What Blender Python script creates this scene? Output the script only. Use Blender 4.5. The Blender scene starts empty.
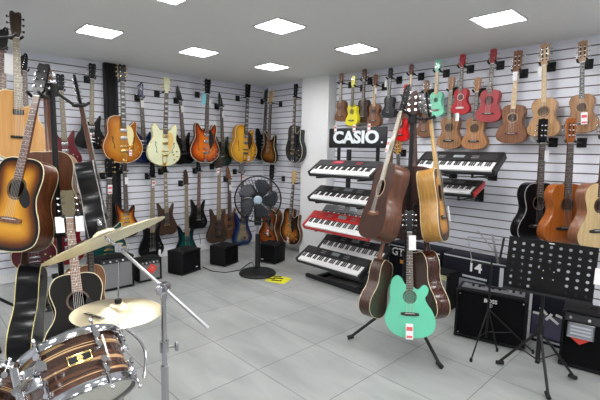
import bpy, bmesh, math, random
from mathutils import Vector as V, Matrix, geometry
random.seed(4)
PI = math.pi
COL = bpy.context.scene.collection
# ---------------------------------------------------------------- camera (solved from the photo's vanishing points)
FPX = 412.832
CF = V((-0.71581904, 0.6885968, -0.11592042)); CR = V((0.69171569, 0.72196404, 0.01724341)); CU = V((-0.09556414, 0.06784081, 0.99310882))
CAM = V((0, 0, 1.5))
X0, Y0, H = -5.43, 4.345, 2.535
def ray(x, y): return (CF*FPX + CR*(x-300) - CU*(y-200)).normalized()
def on(x, y, ax, val):                      # point of a plane of the room
    d = ray(x, y); return CAM + d*((val-CAM[ax])/d[ax])
def at(x, y, dep):                          # point at a forward distance
    d = ray(x, y); return CAM + d*(dep/d.dot(CF))
def proj(p):
    v = V(p)-CAM; d = v.dot(CF); return (300+FPX*v.dot(CR)/d, 200-FPX*v.dot(CU)/d)
cd = bpy.data.cameras.new('camera'); cam = bpy.data.objects.new('camera', cd); COL.objects.link(cam)
cam.matrix_world = Matrix(((CR.x, CU.x, -CF.x, 0), (CR.y, CU.y, -CF.y, 0), (CR.z, CU.z, -CF.z, 1.5), (0, 0, 0, 1)))
cd.sensor_width = 36; cd.lens = FPX/600*36; cd.clip_start = .02
bpy.context.scene.camera = cam
# ---------------------------------------------------------------- materials
MC = {}
def bsdf(m): return m.node_tree.nodes['Principled BSDF']
def mat(name, col, rough=.5, metal=0, coat=0, emit=0, spec=.5, bump=0):
    if name in MC: return MC[name]
    m = bpy.data.materials.new(name); m.use_nodes = True; b = bsdf(m); nt = m.node_tree
    b.inputs['Base Color'].default_value = (*col, 1); b.inputs['Roughness'].default_value = rough
    b.inputs['Metallic'].default_value = metal; b.inputs['Coat Weight'].default_value = coat
    b.inputs['Coat Roughness'].default_value = .08; b.inputs['Specular IOR Level'].default_value = spec
    if emit: b.inputs['Emission Color'].default_value = (*col, 1); b.inputs['Emission Strength'].default_value = emit
    if bump:
        n = nt.nodes.new('ShaderNodeTexNoise'); n.inputs['Scale'].default_value = bump
        bp = nt.nodes.new('ShaderNodeBump'); bp.inputs['Strength'].default_value = .4
        nt.links.new(n.outputs['Fac'], bp.inputs['Height']); nt.links.new(bp.outputs['Normal'], b.inputs['Normal'])
    MC[name] = m; return m
def noise_col(m, c1, c2, scale, detail=4, coord='Object', stretch=(1, 1, 1), lo=.35, hi=.65):
    nt = m.node_tree; tc = nt.nodes.new('ShaderNodeTexCoord'); mp = nt.nodes.new('ShaderNodeMapping'); mp.inputs['Scale'].default_value = stretch
    n = nt.nodes.new('ShaderNodeTexNoise'); n.inputs['Scale'].default_value = scale; n.inputs['Detail'].default_value = detail
    r = nt.nodes.new('ShaderNodeValToRGB'); r.color_ramp.elements[0].position = lo; r.color_ramp.elements[1].position = hi
    r.color_ramp.elements[0].color = (*c1, 1); r.color_ramp.elements[1].color = (*c2, 1)
    nt.links.new(tc.outputs[coord], mp.inputs[0]); nt.links.new(mp.outputs[0], n.inputs['Vector']); nt.links.new(n.outputs['Fac'], r.inputs[0])
    return r.outputs[0]
def deep(c): return tuple(v**1.22 for v in c)
def wood(name, c1, c2, rough=.35, coat=.3, scale=14):
    if name in MC: return MC[name]
    c1, c2 = deep(c1), deep(c2); m = mat(name, c1, rough, coat=coat)
    o = noise_col(m, c1, c2, scale, 5, 'Object', (6, 6, .5)); m.node_tree.links.new(o, bsdf(m).inputs['Base Color']); return m
def burst(name, stops, grain=0, rough=.22):  # stops [(edge distance 0..1, colour)] : the finish's own sprayed pattern
    if name in MC: return MC[name]
    stops = [(p, deep(c)) for p, c in stops]; m = mat(name, stops[-1][1], rough, coat=.08, spec=.3); nt = m.node_tree
    uv = nt.nodes.new('ShaderNodeUVMap'); uv.uv_map = 'edge'; sp = nt.nodes.new('ShaderNodeSeparateXYZ'); r = nt.nodes.new('ShaderNodeValToRGB')
    el = r.color_ramp.elements
    while len(el) < len(stops): el.new(.5)
    for e, (p, c) in zip(el, stops): e.position = p; e.color = (*c, 1)
    nt.links.new(uv.outputs[0], sp.inputs[0]); nt.links.new(sp.outputs[0], r.inputs[0])
    nt.links.new(r.outputs[0], bsdf(m).inputs['Base Color']); return m
chrome = mat('chrome', (.52, .52, .55), .14, 1); steel = mat('brushed_steel', (.55, .55, .57), .3, 1)
gold = mat('gold_plate', (.82, .6, .25), .22, 1); black = mat('black_plastic', (.01, .01, .011), .5, spec=.3)
blackg = mat('black_gloss', (.005, .005, .006), .25, coat=.05, spec=.22); blackm = mat('black_metal', (.012, .012, .013), .45, spec=.3)
cream = mat('cream_binding', (.75, .66, .42), .4); white = mat('white_plastic', (.8, .8, .8), .35)
rose = wood('rosewood', (.05, .025, .016), (.1, .055, .035), .5, 0); ebony = mat('ebony', (.018, .015, .014), .45)
pale_board = wood('pale_board', (.24, .19, .13), (.36, .3, .2), .5, 0)
mapleboard = wood('maple_board', (.6, .42, .2), (.72, .53, .28), .4, .1)
neckbrown = wood('neck_mahogany', (.1, .04, .02), (.17, .07, .035)); neckmaple = wood('neck_maple', (.55, .36, .16), (.68, .48, .25))
stringm = mat('string_steel', (.6, .58, .55), .35, .8); fretm = mat('fret_wire', (.5, .5, .48), .3, .9)
pearl = mat('pearl', (.75, .76, .74), .3); holem = mat('hole_shade', (.012, .01, .01), .9)  # holem: flat dark colour painting the shade inside f-holes and headstock slots
tagw = mat('tag_card', (.85, .85, .86), .6); tagr = mat('tag_red_print', (.75, .12, .14), .6)
# ---------------------------------------------------------------- mesh helpers
class MB:
    def __init__(s): s.b = bmesh.new(); s.uv = None
    def box(s, c, d, rot=None, bev=0, mi=0):
        r = bmesh.ops.create_cube(s.b, size=1); vs = r['verts']
        M = Matrix.Translation(V(c)) @ (rot.to_4x4() if rot else Matrix.Identity(4)) @ Matrix.Diagonal((*d, 1))
        if bev:
            for v in vs: v.co = V((v.co.x*d[0], v.co.y*d[1], v.co.z*d[2]))
            es = list({e for v in vs for e in v.link_edges})
            q = bmesh.ops.bevel(s.b, geom=es, offset=bev, segments=2, affect='EDGES', profile=.5)
            vs = list({v for f in q['faces'] for v in f.verts} | {v for v in vs if v.is_valid})
            M = Matrix.Translation(V(c)) @ (rot.to_4x4() if rot else Matrix.Identity(4))
        for v in vs: v.co = M @ v.co
        if mi:
            for f in {f for v in vs for f in v.link_faces}: f.material_index = mi
        return s
    def cyl(s, p0, p1, r0, r1=None, n=12, caps=True, mi=0):
        r1 = r0 if r1 is None else r1; p0 = V(p0); p1 = V(p1); d = (p1-p0).normalized()
        a = d.orthogonal().normalized(); c = d.cross(a); R = []
        for p, r in ((p0, r0), (p1, r1)):
            R.append([s.b.verts.new(p+(a*math.cos(2*PI*i/n)+c*math.sin(2*PI*i/n))*max(r, 1e-5)) for i in range(n)])
        fs = [s.b.faces.new((R[0][i], R[0][(i+1) % n], R[1][(i+1) % n], R[1][i])) for i in range(n)]
        if caps: fs += [s.b.faces.new(R[0][::-1]), s.b.faces.new(R[1])]
        for f in fs: f.material_index = mi
        return s
    def tube(s, pts, r, n=6, closed=False):
        pts = [V(p) for p in pts]; N = len(pts); R = []; a = None
        for i, p in enumerate(pts):
            if closed: d = pts[(i+1) % N]-pts[i-1]
            else: d = pts[min(i+1, N-1)]-pts[max(i-1, 0)]
            d.normalize()
            a = (d.orthogonal() if a is None else a-d*a.dot(d)).normalized(); c = d.cross(a)
            rr = r[i] if isinstance(r, (list, tuple)) else r
            R.append([s.b.verts.new(p+(a*math.cos(2*PI*k/n)+c*math.sin(2*PI*k/n))*rr) for k in range(n)])
        for i in range(N if closed else N-1):
            A, B = R[i], R[(i+1) % N]
            for k in range(n): s.b.faces.new((A[k], A[(k+1) % n], B[(k+1) % n], B[k]))
        if not closed: s.b.faces.new(R[0][::-1]); s.b.faces.new(R[-1])
        return s
    def lathe(s, prof, c=(0, 0, 0), axis=(0, 0, 1), n=32, cap=True):
        d = V(axis).normalized(); a = d.orthogonal().normalized(); q = d.cross(a); c = V(c); R = []
        for r, h in prof:
            R.append([s.b.verts.new(c+d*h+(a*math.cos(2*PI*i/n)+q*math.sin(2*PI*i/n))*max(r, 1e-5)) for i in range(n)])
        for A, B in zip(R, R[1:]):
            for i in range(n): s.b.faces.new((A[i], A[(i+1) % n], B[(i+1) % n], B[i]))
        if cap: s.b.faces.new(R[0][::-1]); s.b.faces.new(R[-1])
        return s
    def prism(s, poly, y0, y1):              # polygon of (x, z), extruded along y
        A = [s.b.verts.new((x, y0, z)) for x, z in poly]; B = [s.b.verts.new((x, y1, z)) for x, z in poly]; n = len(poly)
        s.b.faces.new(A); s.b.faces.new(B[::-1])
        for i in range(n): s.b.faces.new((A[i], B[i], B[(i+1) % n], A[(i+1) % n]))
        return s
    def me(s, smooth=True):
        bmesh.ops.recalc_face_normals(s.b, faces=s.b.faces); me = bpy.data.meshes.new('m'); s.b.to_mesh(me); s.b.free()
        if smooth:
            for p in me.polygons: p.use_smooth = True
            me.set_sharp_from_angle(angle=math.radians(35))
        return me
def mobj(name, me, m, parent=None, loc=None):
    o = bpy.data.objects.new(name, me); COL.objects.link(o)
    if not isinstance(m, (list, tuple)): m = [m]
    while len(me.materials) < len(m): me.materials.append(None)
    for i, q in enumerate(m): o.material_slots[i].link = 'OBJECT'; o.material_slots[i].material = q
    if parent: o.parent = parent
    if loc: o.location = loc
    return o
def obj(name, b, m, parent=None, loc=None, smooth=True): return mobj(name, b.me(smooth), m, parent, loc)
def tag(o, label, cat, group=None):
    o['label'] = label; o['category'] = cat
    if group: o['group'] = group
    return o
def thing(name, label, cat, group=None, mw=None, loc=None):
    o = bpy.data.objects.new(name, None); COL.objects.link(o); o.empty_display_size = .05
    if mw is not None: o.matrix_world = mw
    if loc is not None: o.location = loc
    return tag(o, label, cat, group)
def struct(name, b, m, smooth=False):
    o = obj(name, b, m, smooth=smooth); o['kind'] = 'structure'; return o
def frame(org, x, y, z): return Matrix(((x[0], y[0], z[0], org[0]), (x[1], y[1], z[1], org[1]), (x[2], y[2], z[2], org[2]), (0, 0, 0, 1)))
def text_mesh(txt, size, ext=.001, bold=0, sx=1):
    cu = bpy.data.curves.new('t', 'FONT'); cu.body = txt; cu.size = size; cu.extrude = ext; cu.offset = bold; cu.align_x = 'CENTER'; cu.align_y = 'CENTER'; cu.resolution_u = 3
    o = bpy.data.objects.new('t', cu); COL.objects.link(o); dg = bpy.context.evaluated_depsgraph_get()
    me = bpy.data.meshes.new_from_object(o.evaluated_get(dg)); bpy.data.objects.remove(o)
    for v in me.vertices: v.co = V((v.co.x*sx, -v.co.z, v.co.y))     # upright, readable from -y
    me.materials.clear(); return me
# ---------------------------------------------------------------- room
wallm = mat('slatwall_laminate', (.78, .79, .87), .38); groovem = mat('slat_groove', (.11, .09, .08), .5, .2)
paint = mat('white_paint', (.8, .81, .82), .6); ceilm = mat('ceiling_paint', (.8, .81, .8), .85)
fm = mat('floor_tile', (.4, .41, .4), .32, spec=.4)
nt = fm.node_tree; tc = nt.nodes.new('ShaderNodeTexCoord'); mp = nt.nodes.new('ShaderNodeMapping'); mp.inputs['Location'].default_value = (2.13+.57*20, -1.675+.57*20, 0)
br = nt.nodes.new('ShaderNodeTexBrick'); br.offset = 0; br.squash = 1
for k, v in (('Scale', 1), ('Mortar Size', .0028), ('Mortar Smooth', .1), ('Brick Width', .57), ('Row Height', .57), ('Bias', 0)): br.inputs[k].default_value = v
br.inputs['Color1'].default_value = (.36, .375, .37, 1); br.inputs['Color2'].default_value = (.31, .325, .32, 1); br.inputs['Mortar'].default_value = (.13, .13, .13, 1)
nz = nt.nodes.new('ShaderNodeTexNoise'); nz.inputs['Scale'].default_value = 1.7; nz.inputs['Detail'].default_value = 6; nz.inputs['Distortion'].default_value = .6
mp2 = nt.nodes.new('ShaderNodeMapping'); mp2.inputs['Scale'].default_value = (1, 3, 1)
rp = nt.nodes.new('ShaderNodeValToRGB'); rp.color_ramp.elements[0].position = .3; rp.color_ramp.elements[1].position = .7
rp.color_ramp.elements[0].color = (.8, .8, .8, 1); rp.color_ramp.elements[1].color = (1.1, 1.1, 1.1, 1)
mx = nt.nodes.new('ShaderNodeMixRGB'); mx.blend_type = 'MULTIPLY'; mx.inputs[0].default_value = 1
L = nt.links.new; L(tc.outputs['Object'], mp.inputs[0]); L(mp.outputs[0], br.inputs['Vector']); L(tc.outputs['Object'], mp2.inputs[0]); L(mp2.outputs[0], nz.inputs['Vector'])
L(nz.outputs['Fac'], rp.inputs[0]); L(br.outputs['Color'], mx.inputs[1]); L(rp.outputs[0], mx.inputs[2]); L(mx.outputs[0], bsdf(fm).inputs['Base Color'])
XE, YE = 2.6, -3.2
struct('floor', MB().box(((X0+XE)/2, (Y0+YE)/2, -.05), (XE-X0+.2, Y0-YE+.2, .1)), fm)
struct('ceiling', MB().box(((X0+XE)/2, (Y0+YE)/2, H+.05), (XE-X0+.2, Y0-YE+.2, .1)), ceilm)
def slatwall(name, ax, lo, hi, val, sgn):
    b = MB(); pitch = H/30; g = .0052; dpt = .011; sk = .1
    zs = [sk]+[H-pitch*k for k in range(29, 0, -1) if H-pitch*k > sk+.02]+[H]
    prof = [(0, 0, 0)]
    prof = [(0, sk, 0)]
    for z in zs[1:-1]: prof += [(0, z-g, 0), (dpt, z-g, 1), (dpt, z+g, 1), (0, z+g, 1)]
    prof.append((0, H, 0)); vs = []
    for d, z, mi in prof:
        q = []
        for t in (lo, hi):
            p = [0, 0, z]; p[ax] = val+sgn*d; p[1-ax] = t; q.append(b.b.verts.new(p))
        vs.append(q)
    for i in range(len(prof)-1):
        f = b.b.faces.new((vs[i][0], vs[i][1], vs[i+1][1], vs[i+1][0])); f.material_index = 1 if prof[i+1][2] == 1 else 0
    # backing and side returns
    c = [0, 0, H/2]; d = [0, 0, H]; c[ax] = val+sgn*.06; d[ax] = .09; c[1-ax] = (lo+hi)/2; d[1-ax] = hi-lo
    b.box(c, d)
    return struct(name, b, [wallm, groovem])
struct('wall_near', MB().box((XE+.05, (Y0+YE)/2, H/2), (.1, Y0-YE, H)), paint)
slatwall('wall_left', 0, YE, Y0, X0, -1); slatwall('wall_right', 1, X0, XE, Y0, 1)
struct('baseboard_left', MB().box((X0+.008, (YE+Y0)/2, .05), (.016, Y0-YE, .1), bev=.003), paint)
struct('baseboard_right', MB().box(((X0+XE)/2, Y0-.008, .05), (XE-X0, .016, .1), bev=.003), paint)
struct('trim_1', MB().box(((-4.36-3.84)/2, (4.195+Y0)/2, H/2), (.52, Y0-4.195, H)), paint)          # boxed pillar
pc = on(109.5, 62, 0, X0+.03)
struct('trim_2', MB().box((X0+.035, pc.y, H/2), (.07, .155, H), bev=.004).box((X0+.075, pc.y-.04, H/2), (.02, .012, H)).box((X0+.075, pc.y+.04, H/2), (.02, .012, H)), black)
struct('trim_3', MB().box((X0+.003, (YE+Y0)/2, 1.305), (.006, Y0-YE, .022)), mat('joint_grey', (.35, .35, .38), .5))
# ---------------------------------------------------------------- ceiling lights
lampm = mat('led_diffuser', (1, .99, .97), .5, emit=26)
names = {(-4.0, 1.34): 'square ceiling light panel above the black post, upper left', (-2.7, 2.33): 'large square ceiling light panel, middle of the nearer row', (-4.02, 2.34): 'square ceiling light panel above the cream guitar',
         (-4.02, 3.35): 'smallest square ceiling light panel, just in front of the pillar', (-2.7, 3.35): 'square ceiling light panel over the charcoal ukulele', (-1.335, 3.34): 'brightest large ceiling light panel, upper right of the photo',
         (-2.7, 1.33): 'ceiling light panel cut off by the top edge of the photo'}
GRID = list(names) + [(-1.35, 2.33), (-1.35, 1.33), (0, 3.33), (0, 2.33), (0, 1.33), (-4.0, .3), (-2.7, .3), (-1.35, .3), (-4, -.8), (-2.7, -.8), (-1.35, -.8), (1.3, 3.33), (1.3, 2.33), (1.3, 1.33), (1.3, .3), (0, -.8), (0,.3)]
for i, (x, y) in enumerate(GRID):
    t = thing('ceiling_light', names.get((x, y), 'square recessed ceiling light panel beyond the top of the photo'), 'ceiling light', 'square ceiling light panels', loc=(x, y, H))
    if i == 0:
        fb = MB()
        for s in (-1, 1): fb.box((s*.155, 0, -.006), (.012, .322, .012)); fb.box((0, s*.155, -.006), (.298, .012, .012))
        fme = fb.me(False); dme = MB().box((0, 0, -.004), (.298, .298, .006)).me(False)
    mobj('light_frame', fme, mat('lamp_frame', (.7, .7, .7), .4), t); mobj('diffuser', dme, lampm, t)
# ---------------------------------------------------------------- guitars
def crom(pts, n=7):
    out = []; N = len(pts)
    for i in range(N):
        p0, p1, p2, p3 = [V(pts[(i+k) % N]) for k in (-1, 0, 1, 2)]
        for j in range(n):
            t = j/n; out.append(.5*((2*p1)+(p2-p0)*t+(2*p0-5*p1+4*p2-p3)*t*t+(3*p1-p0-3*p2+p3)*t**3))
    return out
def sym(r): return r+[(-x, t) for x, t in r[::-1] if x > 0]
ACR = [(0, 0), (.3, -.004), (.56, .03), (.71, .12), (.73, .22), (.66, .33), (.62, .42), (.7, .53), (.9, .65), (1, .78), (.9, .9), (.59, .972), (.28, .997), (0, 1)]
DRR = [(0, 0), (.33, -.004), (.6, .03), (.74, .11), (.77, .21), (.73, .32), (.7, .42), (.77, .53), (.92, .65), (1, .78), (.92, .9), (.63, .973), (.3, .997), (0, 1)]
LOWR = [(.7, .37), (.8, .45), (.95, .56), (1, .68), (.9, .82), (.65, .928), (.32, .985)]
ACL = [(-x, t) for x, t in ACR[1:-1]][::-1]; LPL = [(-x, t) for x, t in [(.22, -.006), (.46, .0), (.66, .05), (.76, .14), (.77, .25), (.76, .34), (.83, .44), (.96, .56), (1, .68), (.9, .82), (.65, .928), (.32, .985)]][::-1]
DC = [(.13, .13), (.2, .16), (.33, .13), (.5, .035), (.66, .015), (.75, .1), (.74, .22), (.7, .31), (.74, .4), (.86, .49), (.97, .6), (1, .71), (.9, .84), (.63, .935), (.3, .988)]
SGR = [(.13, .2), (.25, .2), (.4, .1), (.56, .0), (.64, .04), (.62, .18), (.6, .32), (.66, .46), (.86, .6), (1, .76), (.93, .9), (.6, .985), (.25, 1)]
OUT = {'ac': sym(ACR), 'dr': sym(DRR),
 'cut': [(.12, .0), (.15, .08), (.3, .14), (.48, .1), (.66, .09), (.72, .17), (.67, .3)]+LOWR+[(0, 1)]+ACL[:-1]+[(-.12, 0)],
 'lp': [(.12, .02), (.13, .17), (.24, .215), (.42, .17), (.6, .1), (.7, .14), (.68, .27)]+LOWR+[(0, 1)]+LPL,
 'dc': DC+[(-x, t) for x, t in DC[::-1]],
 'sg': SGR+[(-x, t) for x, t in SGR[::-1]],
 'st': [(.13, .22), (.28, .24), (.44, .16), (.6, .09), (.7, .15), (.67, .3), (.66, .43), (.83, .57), (1, .74), (.92, .9), (.6, .99), (.1, 1), (-.4, .99), (-.82, .93), (-1, .79), (-.93, .64), (-.72, .5), (-.68, .36), (-.74, .2), (-.76, .06), (-.66, 0), (-.5, .05), (-.3, .17), (-.14, .2)],
 'sp': [(.13, .2), (.28, .22), (.44, .14), (.62, .03), (.72, .03), (.66, .2), (.6, .38), (.78, .56), (1, .76), (.86, .93), (.5, 1), (0, .985), (-.5, 1), (-.9, .92), (-1, .78), (-.84, .58), (-.64, .42), (-.66, .22), (-.74, .02), (-.66, -.03), (-.5, .04), (-.3, .17), (-.14, .18)],
 'ta': [(.13, .17), (.22, .2), (.36, .215), (.5, .16), (.63, .14), (.74, .2), (.7, .28), (.6, .35), (.68, .44), (.88, .56), (1.0, .72), (.9, .88), (.58, .97), (.1, 1.0), (-.4, .985), (-.8, .89), (-1, .73), (-.95, .6), (-.8, .42), (-.8, .25), (-.73, .08), (-.54, 0), (-.35, .03), (-.18, .14)]}
# kind: outline, half width, body length, thickness, distance nut -> body top, head, neck joint t, feature set, board end t
KINDS = {
 'acoustic': ('ac', .195, .495, .1, .36, 'ac', 0, 'ac'), 'dread': ('dr', .198, .505, .12, .355, 'ac', 0, 'ac'), 'classical': ('ac', .185, .49, .095, .325, 'slot', 0, 'cl'),
 'cutaway': ('cut', .195, .49, .095, .36, 'ac', 0, 'ac'), 'electro': ('lp', .19, .46, .05, .36, 'gib', .1, 'el'),
 'uke': ('ac', .1, .27, .065, .215, 'uke', 0, 'uk'), 'ukecut': ('cut', .1, .27, .06, .215, 'uke', 0, 'uk'), 'tenor': ('ac', .125, .31, .075, .245, 'uke', 0, 'uk'), 'guitalele': ('ac', .14, .36, .075, .3, 'slot', 0, 'uk'),
 'arch': ('lp', .205, .49, .07, .35, 'gib', .14, 'ar'), 'archd': ('dc', .202, .49, .05, .35, 'gib', .1, 'ar'), 'lp': ('lp', .17, .42, .045, .37, 'gib', .16, 'lp'),
 'sg': ('sg', .17, .4, .035, .41, 'gib', .18, 'lp'), 'strat': ('st', .16, .43, .042, .37, 'in', .2, 'st'), 'super': ('sp', .155, .42, .04, .4, 'pt', .18, 'su'),
 'bass': ('sp', .165, .46, .042, .56, 'bs', .18, 'ba'), 'talman': ('ta', .19, .47, .075, .35, 'gib', .15, 'ta')}
GC = {}
def inset(P, d):
    n = len(P); out = []
    for i in range(n):
        t = (P[(i+1) % n]-P[i-1]); t.normalize(); nrm = V((t.y, -t.x)); out.append(P[i]+nrm*d)
    return out
def in_poly(p, P):
    c = False; n = len(P)
    for i in range(n):
        a, b = P[i], P[i-1]
        if (a.y > p.y) != (b.y > p.y) and p.x < (b.x-a.x)*(p.y-a.y)/(b.y-a.y)+a.x: c = not c
    return c
def seg_d(p, P):
    m = 9
    for i in range(len(P)):
        a, b = P[i-1], P[i]; ab = b-a; t = max(0, min(1, (p-a).dot(ab)/max(ab.dot(ab), 1e-9))); m = min(m, (a+ab*t-p).length)
    return m
def geo(kind):
    if kind in GC: return GC[kind]
    on_, W, Lb, T, zt, head, tj, fs = KINDS[kind]
    P = [V((x*W, -zt-t*Lb)) for x, t in crom(OUT[on_], 5)]
    area = sum(P[i-1].x*P[i].y-P[i].x*P[i-1].y for i in range(len(P)))
    if area > 0: P.reverse()                    # clockwise: inset() positive goes inwards
    if in_poly(inset(P, .004)[3], P) is False: P.reverse()
    G = {'P': P}; deep = fs in ('ac', 'cl', 'uk', 'ta'); zc = lambda t: -zt-t*Lb
    e = .0035
    b = MB(); prof = [(e if not deep else 0.001, 0), (0, e), (0, T-e), (e, T)]
    if not deep: prof = [(.006, 0), (.0015, .0015), (0, .006), (0, T-.006), (.0015, T-.0015), (.006, T)]
    rings = []
    for d, y in prof:
        Q = inset(P, d); rings.append([b.b.verts.new((q.x, y, q.y)) for q in Q])
    n = len(P)
    for A, B in zip(rings, rings[1:]):
        for i in range(n): b.b.faces.new((A[i], A[(i+1) % n], B[(i+1) % n], B[i]))
    b.b.faces.new(rings[-1]); G['body'] = b.me()
    # soundboard with an edge-distance map, real opening when the kind has a soundhole
    hole = None; scale = W/.19
    if fs in ('ac', 'cl', 'uk', 'ta'):
        ht = .33 if fs != 'ta' else .3
        hole = (V((0, zc(ht))), .049*scale if fs != 'uk' else W*.29)
        if fs == 'ta': hole = (V((.0, zc(.34))), .043)
    Q = inset(P, .0058 if not deep else .001)
    verts = list(Q); edges = [(i, (i+1) % n) for i in range(n)]; cons = list(edges)
    if hole:
        m = 20; k0 = len(verts); verts += [hole[0]+V((math.cos(2*PI*i/m), math.sin(2*PI*i/m)))*hole[1] for i in range(m)]; cons += [(k0+i, k0+(i+1) % m) for i in range(m)]
    st = .016*max(scale, .6); x = -W
    while x < W:
        z = zc(1.02)
        while z < zc(-.05):
            p = V((x+.003, z)); 
            if in_poly(p, Q) and seg_d(p, Q) > st*.45 and not (hole and (p-hole[0]).length < hole[1]+.003): verts.append(p)
            z += st
        x += st
    r = geometry.delaunay_2d_cdt(verts, cons, [list(range(n))], 1, 1e-5)
    b = MB(); ds = [seg_d(p, Q) for p in r[0]]; mxd = W*.72
    arch = .012 if fs == 'ar' else .004 if fs == 'lp' else 0
    bv = [b.b.verts.new((p.x, -arch*min(1, d/mxd*1.5), p.y)) for p, d in zip(r[0], ds)]; uvl = b.b.loops.layers.uv.new('edge')
    for f in r[2]:
        c = sum((r[0][i] for i in f), V((0, 0)))/len(f)
        if hole and (c-hole[0]).length < hole[1]*.97: continue
        if not in_poly(c, Q): continue
        try: fc = b.b.faces.new([bv[i] for i in f])
        except ValueError: continue
        for lp, i in zip(fc.loops, f): lp[uvl].uv = (min(1, ds[i]/mxd), 0)
    me = bpy.data.meshes.new('m'); b.b.normal_update()
    for f in b.b.faces:
        if f.normal.y > 0: f.normal_flip()
        f.smooth = True
    b.b.to_mesh(me); b.b.free(); G['soundboard'] = me
    b = MB(); b.tube([(p.x, .001, p.y) for p in inset(P, .001)], .0028 if scale > .8 else .0018, 4, True)
    if deep: b.tube([(p.x, T-.001, p.y) for p in inset(P, .001)], .0024 if scale > .8 else .0015, 4, True)
    G['binding'] = b.me()
    # neck
    w0, w1 = (.0215, .028) if fs not in ('uk', 'cl', 'ba') else (.018, .022) if fs == 'uk' else (.026, .031) if fs == 'cl' else (.022, .032)
    te = {'ac': .22, 'cl': .2, 'uk': .1, 'ar': .24, 'lp': .28, 'st': .3, 'su': .28, 'ba': .3, 'ta': .22, 'el': .24}[fs]
    ze = zc(te); y0 = -.006 if deep else -.012
    if fs == 'ar': y0 = -.02
    w = lambda z: w0+(w1-w0)*min(1, z/ze)
    fbp = lambda: MB().prism([(-w0, 0), (w0, 0), (w(ze), ze), (-w(ze), ze)], y0, y0+.006)
    b = MB(); zj = zc(tj)+.0; prof = []
    secs = [(0, .02), (-.02, .018), (zj*.9, .021), (zj+.012, .035 if deep else .028), (zj-.0, min(T*.8, .07) if deep else .034)]
    R = []
    for z, dd in secs:
        ww = w(z); R.append([b.b.verts.new((ww*math.cos(a), y0+.006+dd*math.sin(a), z)) for a in [PI*k/8 for k in range(9)]])
    for A, B in zip(R, R[1:]):
        for i in range(8): b.b.faces.new((A[i], A[i+1], B[i+1], B[i]))
    b.b.faces.new(R[0]); b.b.faces.new(R[-1]); G['neck'] = b.me()
    sl = {'ac': .645, 'cl': .65, 'uk': .4, 'ar': .63, 'lp': .628, 'st': .65, 'su': .65, 'ba': .8, 'ta': .63, 'el': .63}[fs]
    bt = {'ac': .67, 'cl': .72, 'uk': .74, 'ar': .64, 'lp': .7, 'st': .66, 'su': .68, 'ba': .78, 'ta': .62, 'el': .66}[fs]
    sl = -zc(bt); fr = [fbp(), fbp()]; k = 1
    while sl*(1-2**(-k/12)) < -ze-.004 and k < 23:
        z = -sl*(1-2**(-k/12)); [q.box((0, y0-.0005, z), (2*w(z)-.002, .0014, .0022), mi=1) for q in fr]; k += 1
    inl, inb = fr
    for k in (3, 5, 7, 9, 12, 15, 17):
        z = -sl*(1-2**(-(k-.5)/12)); dz = sl*(2**(-(k-1)/12)-2**(-k/12))
        if z < ze+.01: break
        inl.cyl((0, y0-.0008, z), (0, y0, z), .0035, n=8, mi=2); inb.box((0, y0-.0004, z), (w(z)*1.35, .0012, dz*.55), mi=2)
    G['fretboard'] = inl.me(False); G['fretboard_block'] = inb.me(False)
    nst = 4 if fs in ('uk', 'ba') else 6
    b = MB(); yb = y0-.006
    for i in range(nst):
        u = (i/(nst-1)*2-1); b.tube([(u*w0*.8, y0-.002, 0), (u*w1*.95, yb-.001, zc(bt))], .0008 if fs != 'ba' else .0012, 3)
    G['strings'] = b.me(False)
    G['nut'] = MB().box((0, y0+.001, 0), (2*w0, .008, .005)).me(False)
    # headstock (tilted back on most kinds is negligible here)
    hl = {'ac': .19, 'slot': .19, 'uke': .14, 'gib': .18, 'in': .19, 'pt': .19, 'bs': .21}[head]; hy0, hy1 = y0+.003, y0+.018
    if head == 'uke': hp = [(.017, 0), (.021, .015), (.03, .03), (.031, hl-.02), (.02, hl-.004), (.006, hl-.008), (0, hl)]; hp = hp+[(-x, z) for x, z in hp[-2::-1]]
    elif head == 'ac': hp = [(.021, 0), (.026, .02), (.036, .035), (.038, hl-.02), (.03, hl), (0, hl-.004)]; hp = hp+[(-x, z) for x, z in hp[-2::-1]]
    elif head == 'gib': hp = [(.021, 0), (.025, .02), (.033, .04), (.04, hl-.03), (.036, hl-.008), (.02, hl-.002), (0, hl-.012)]; hp = hp+[(-x, z) for x, z in hp[-2::-1]]
    elif head == 'slot': hp = [(.026, 0), (.029, .015), (.036, .03), (.038, hl-.02), (.036, hl), (.015, hl), (0, hl+.006)]; hp = hp+[(-x, z) for x, z in hp[-2::-1]]
    elif head == 'in': hp = [(.021, 0), (.024, .03), (.03, .08), (.035, .15), (.028, hl-.01), (.008, hl), (-.012, hl-.03), (-.034, .145), (-.036, .05), (-.03, .025), (-.021, 0)]
    elif head == 'pt': hp = [(.021, 0), (.03, .02), (.028, .04), (.012, .11), (-.02, hl+.01), (-.034, hl-.01), (-.04, .06), (-.036, .03), (-.021, 0)]
    else: hp = [(.021, 0), (.03, .03), (.03, .1), (.02, .17), (.0, hl), (-.03, hl-.02), (-.036, .08), (-.036, .035), (-.021, 0)]
    b = MB(); b.prism(hp, hy0, hy1); G['headstock'] = b.me(False)
    if head == 'slot':
        b = MB()
        for s in (-1, 1): b.box((s*.016, hy0-.0005, .1), (.011, .002, .115))
        G['slots'] = b.me(False); b = MB()
        for s in (-1, 1):
            for k in range(3): b.cyl((s*.016-.006, hy0-.001, .06+k*.04), (s*.016+.006, hy0-.001, .06+k*.04), .0045, n=8)
        G['rollers'] = b.me()
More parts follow.
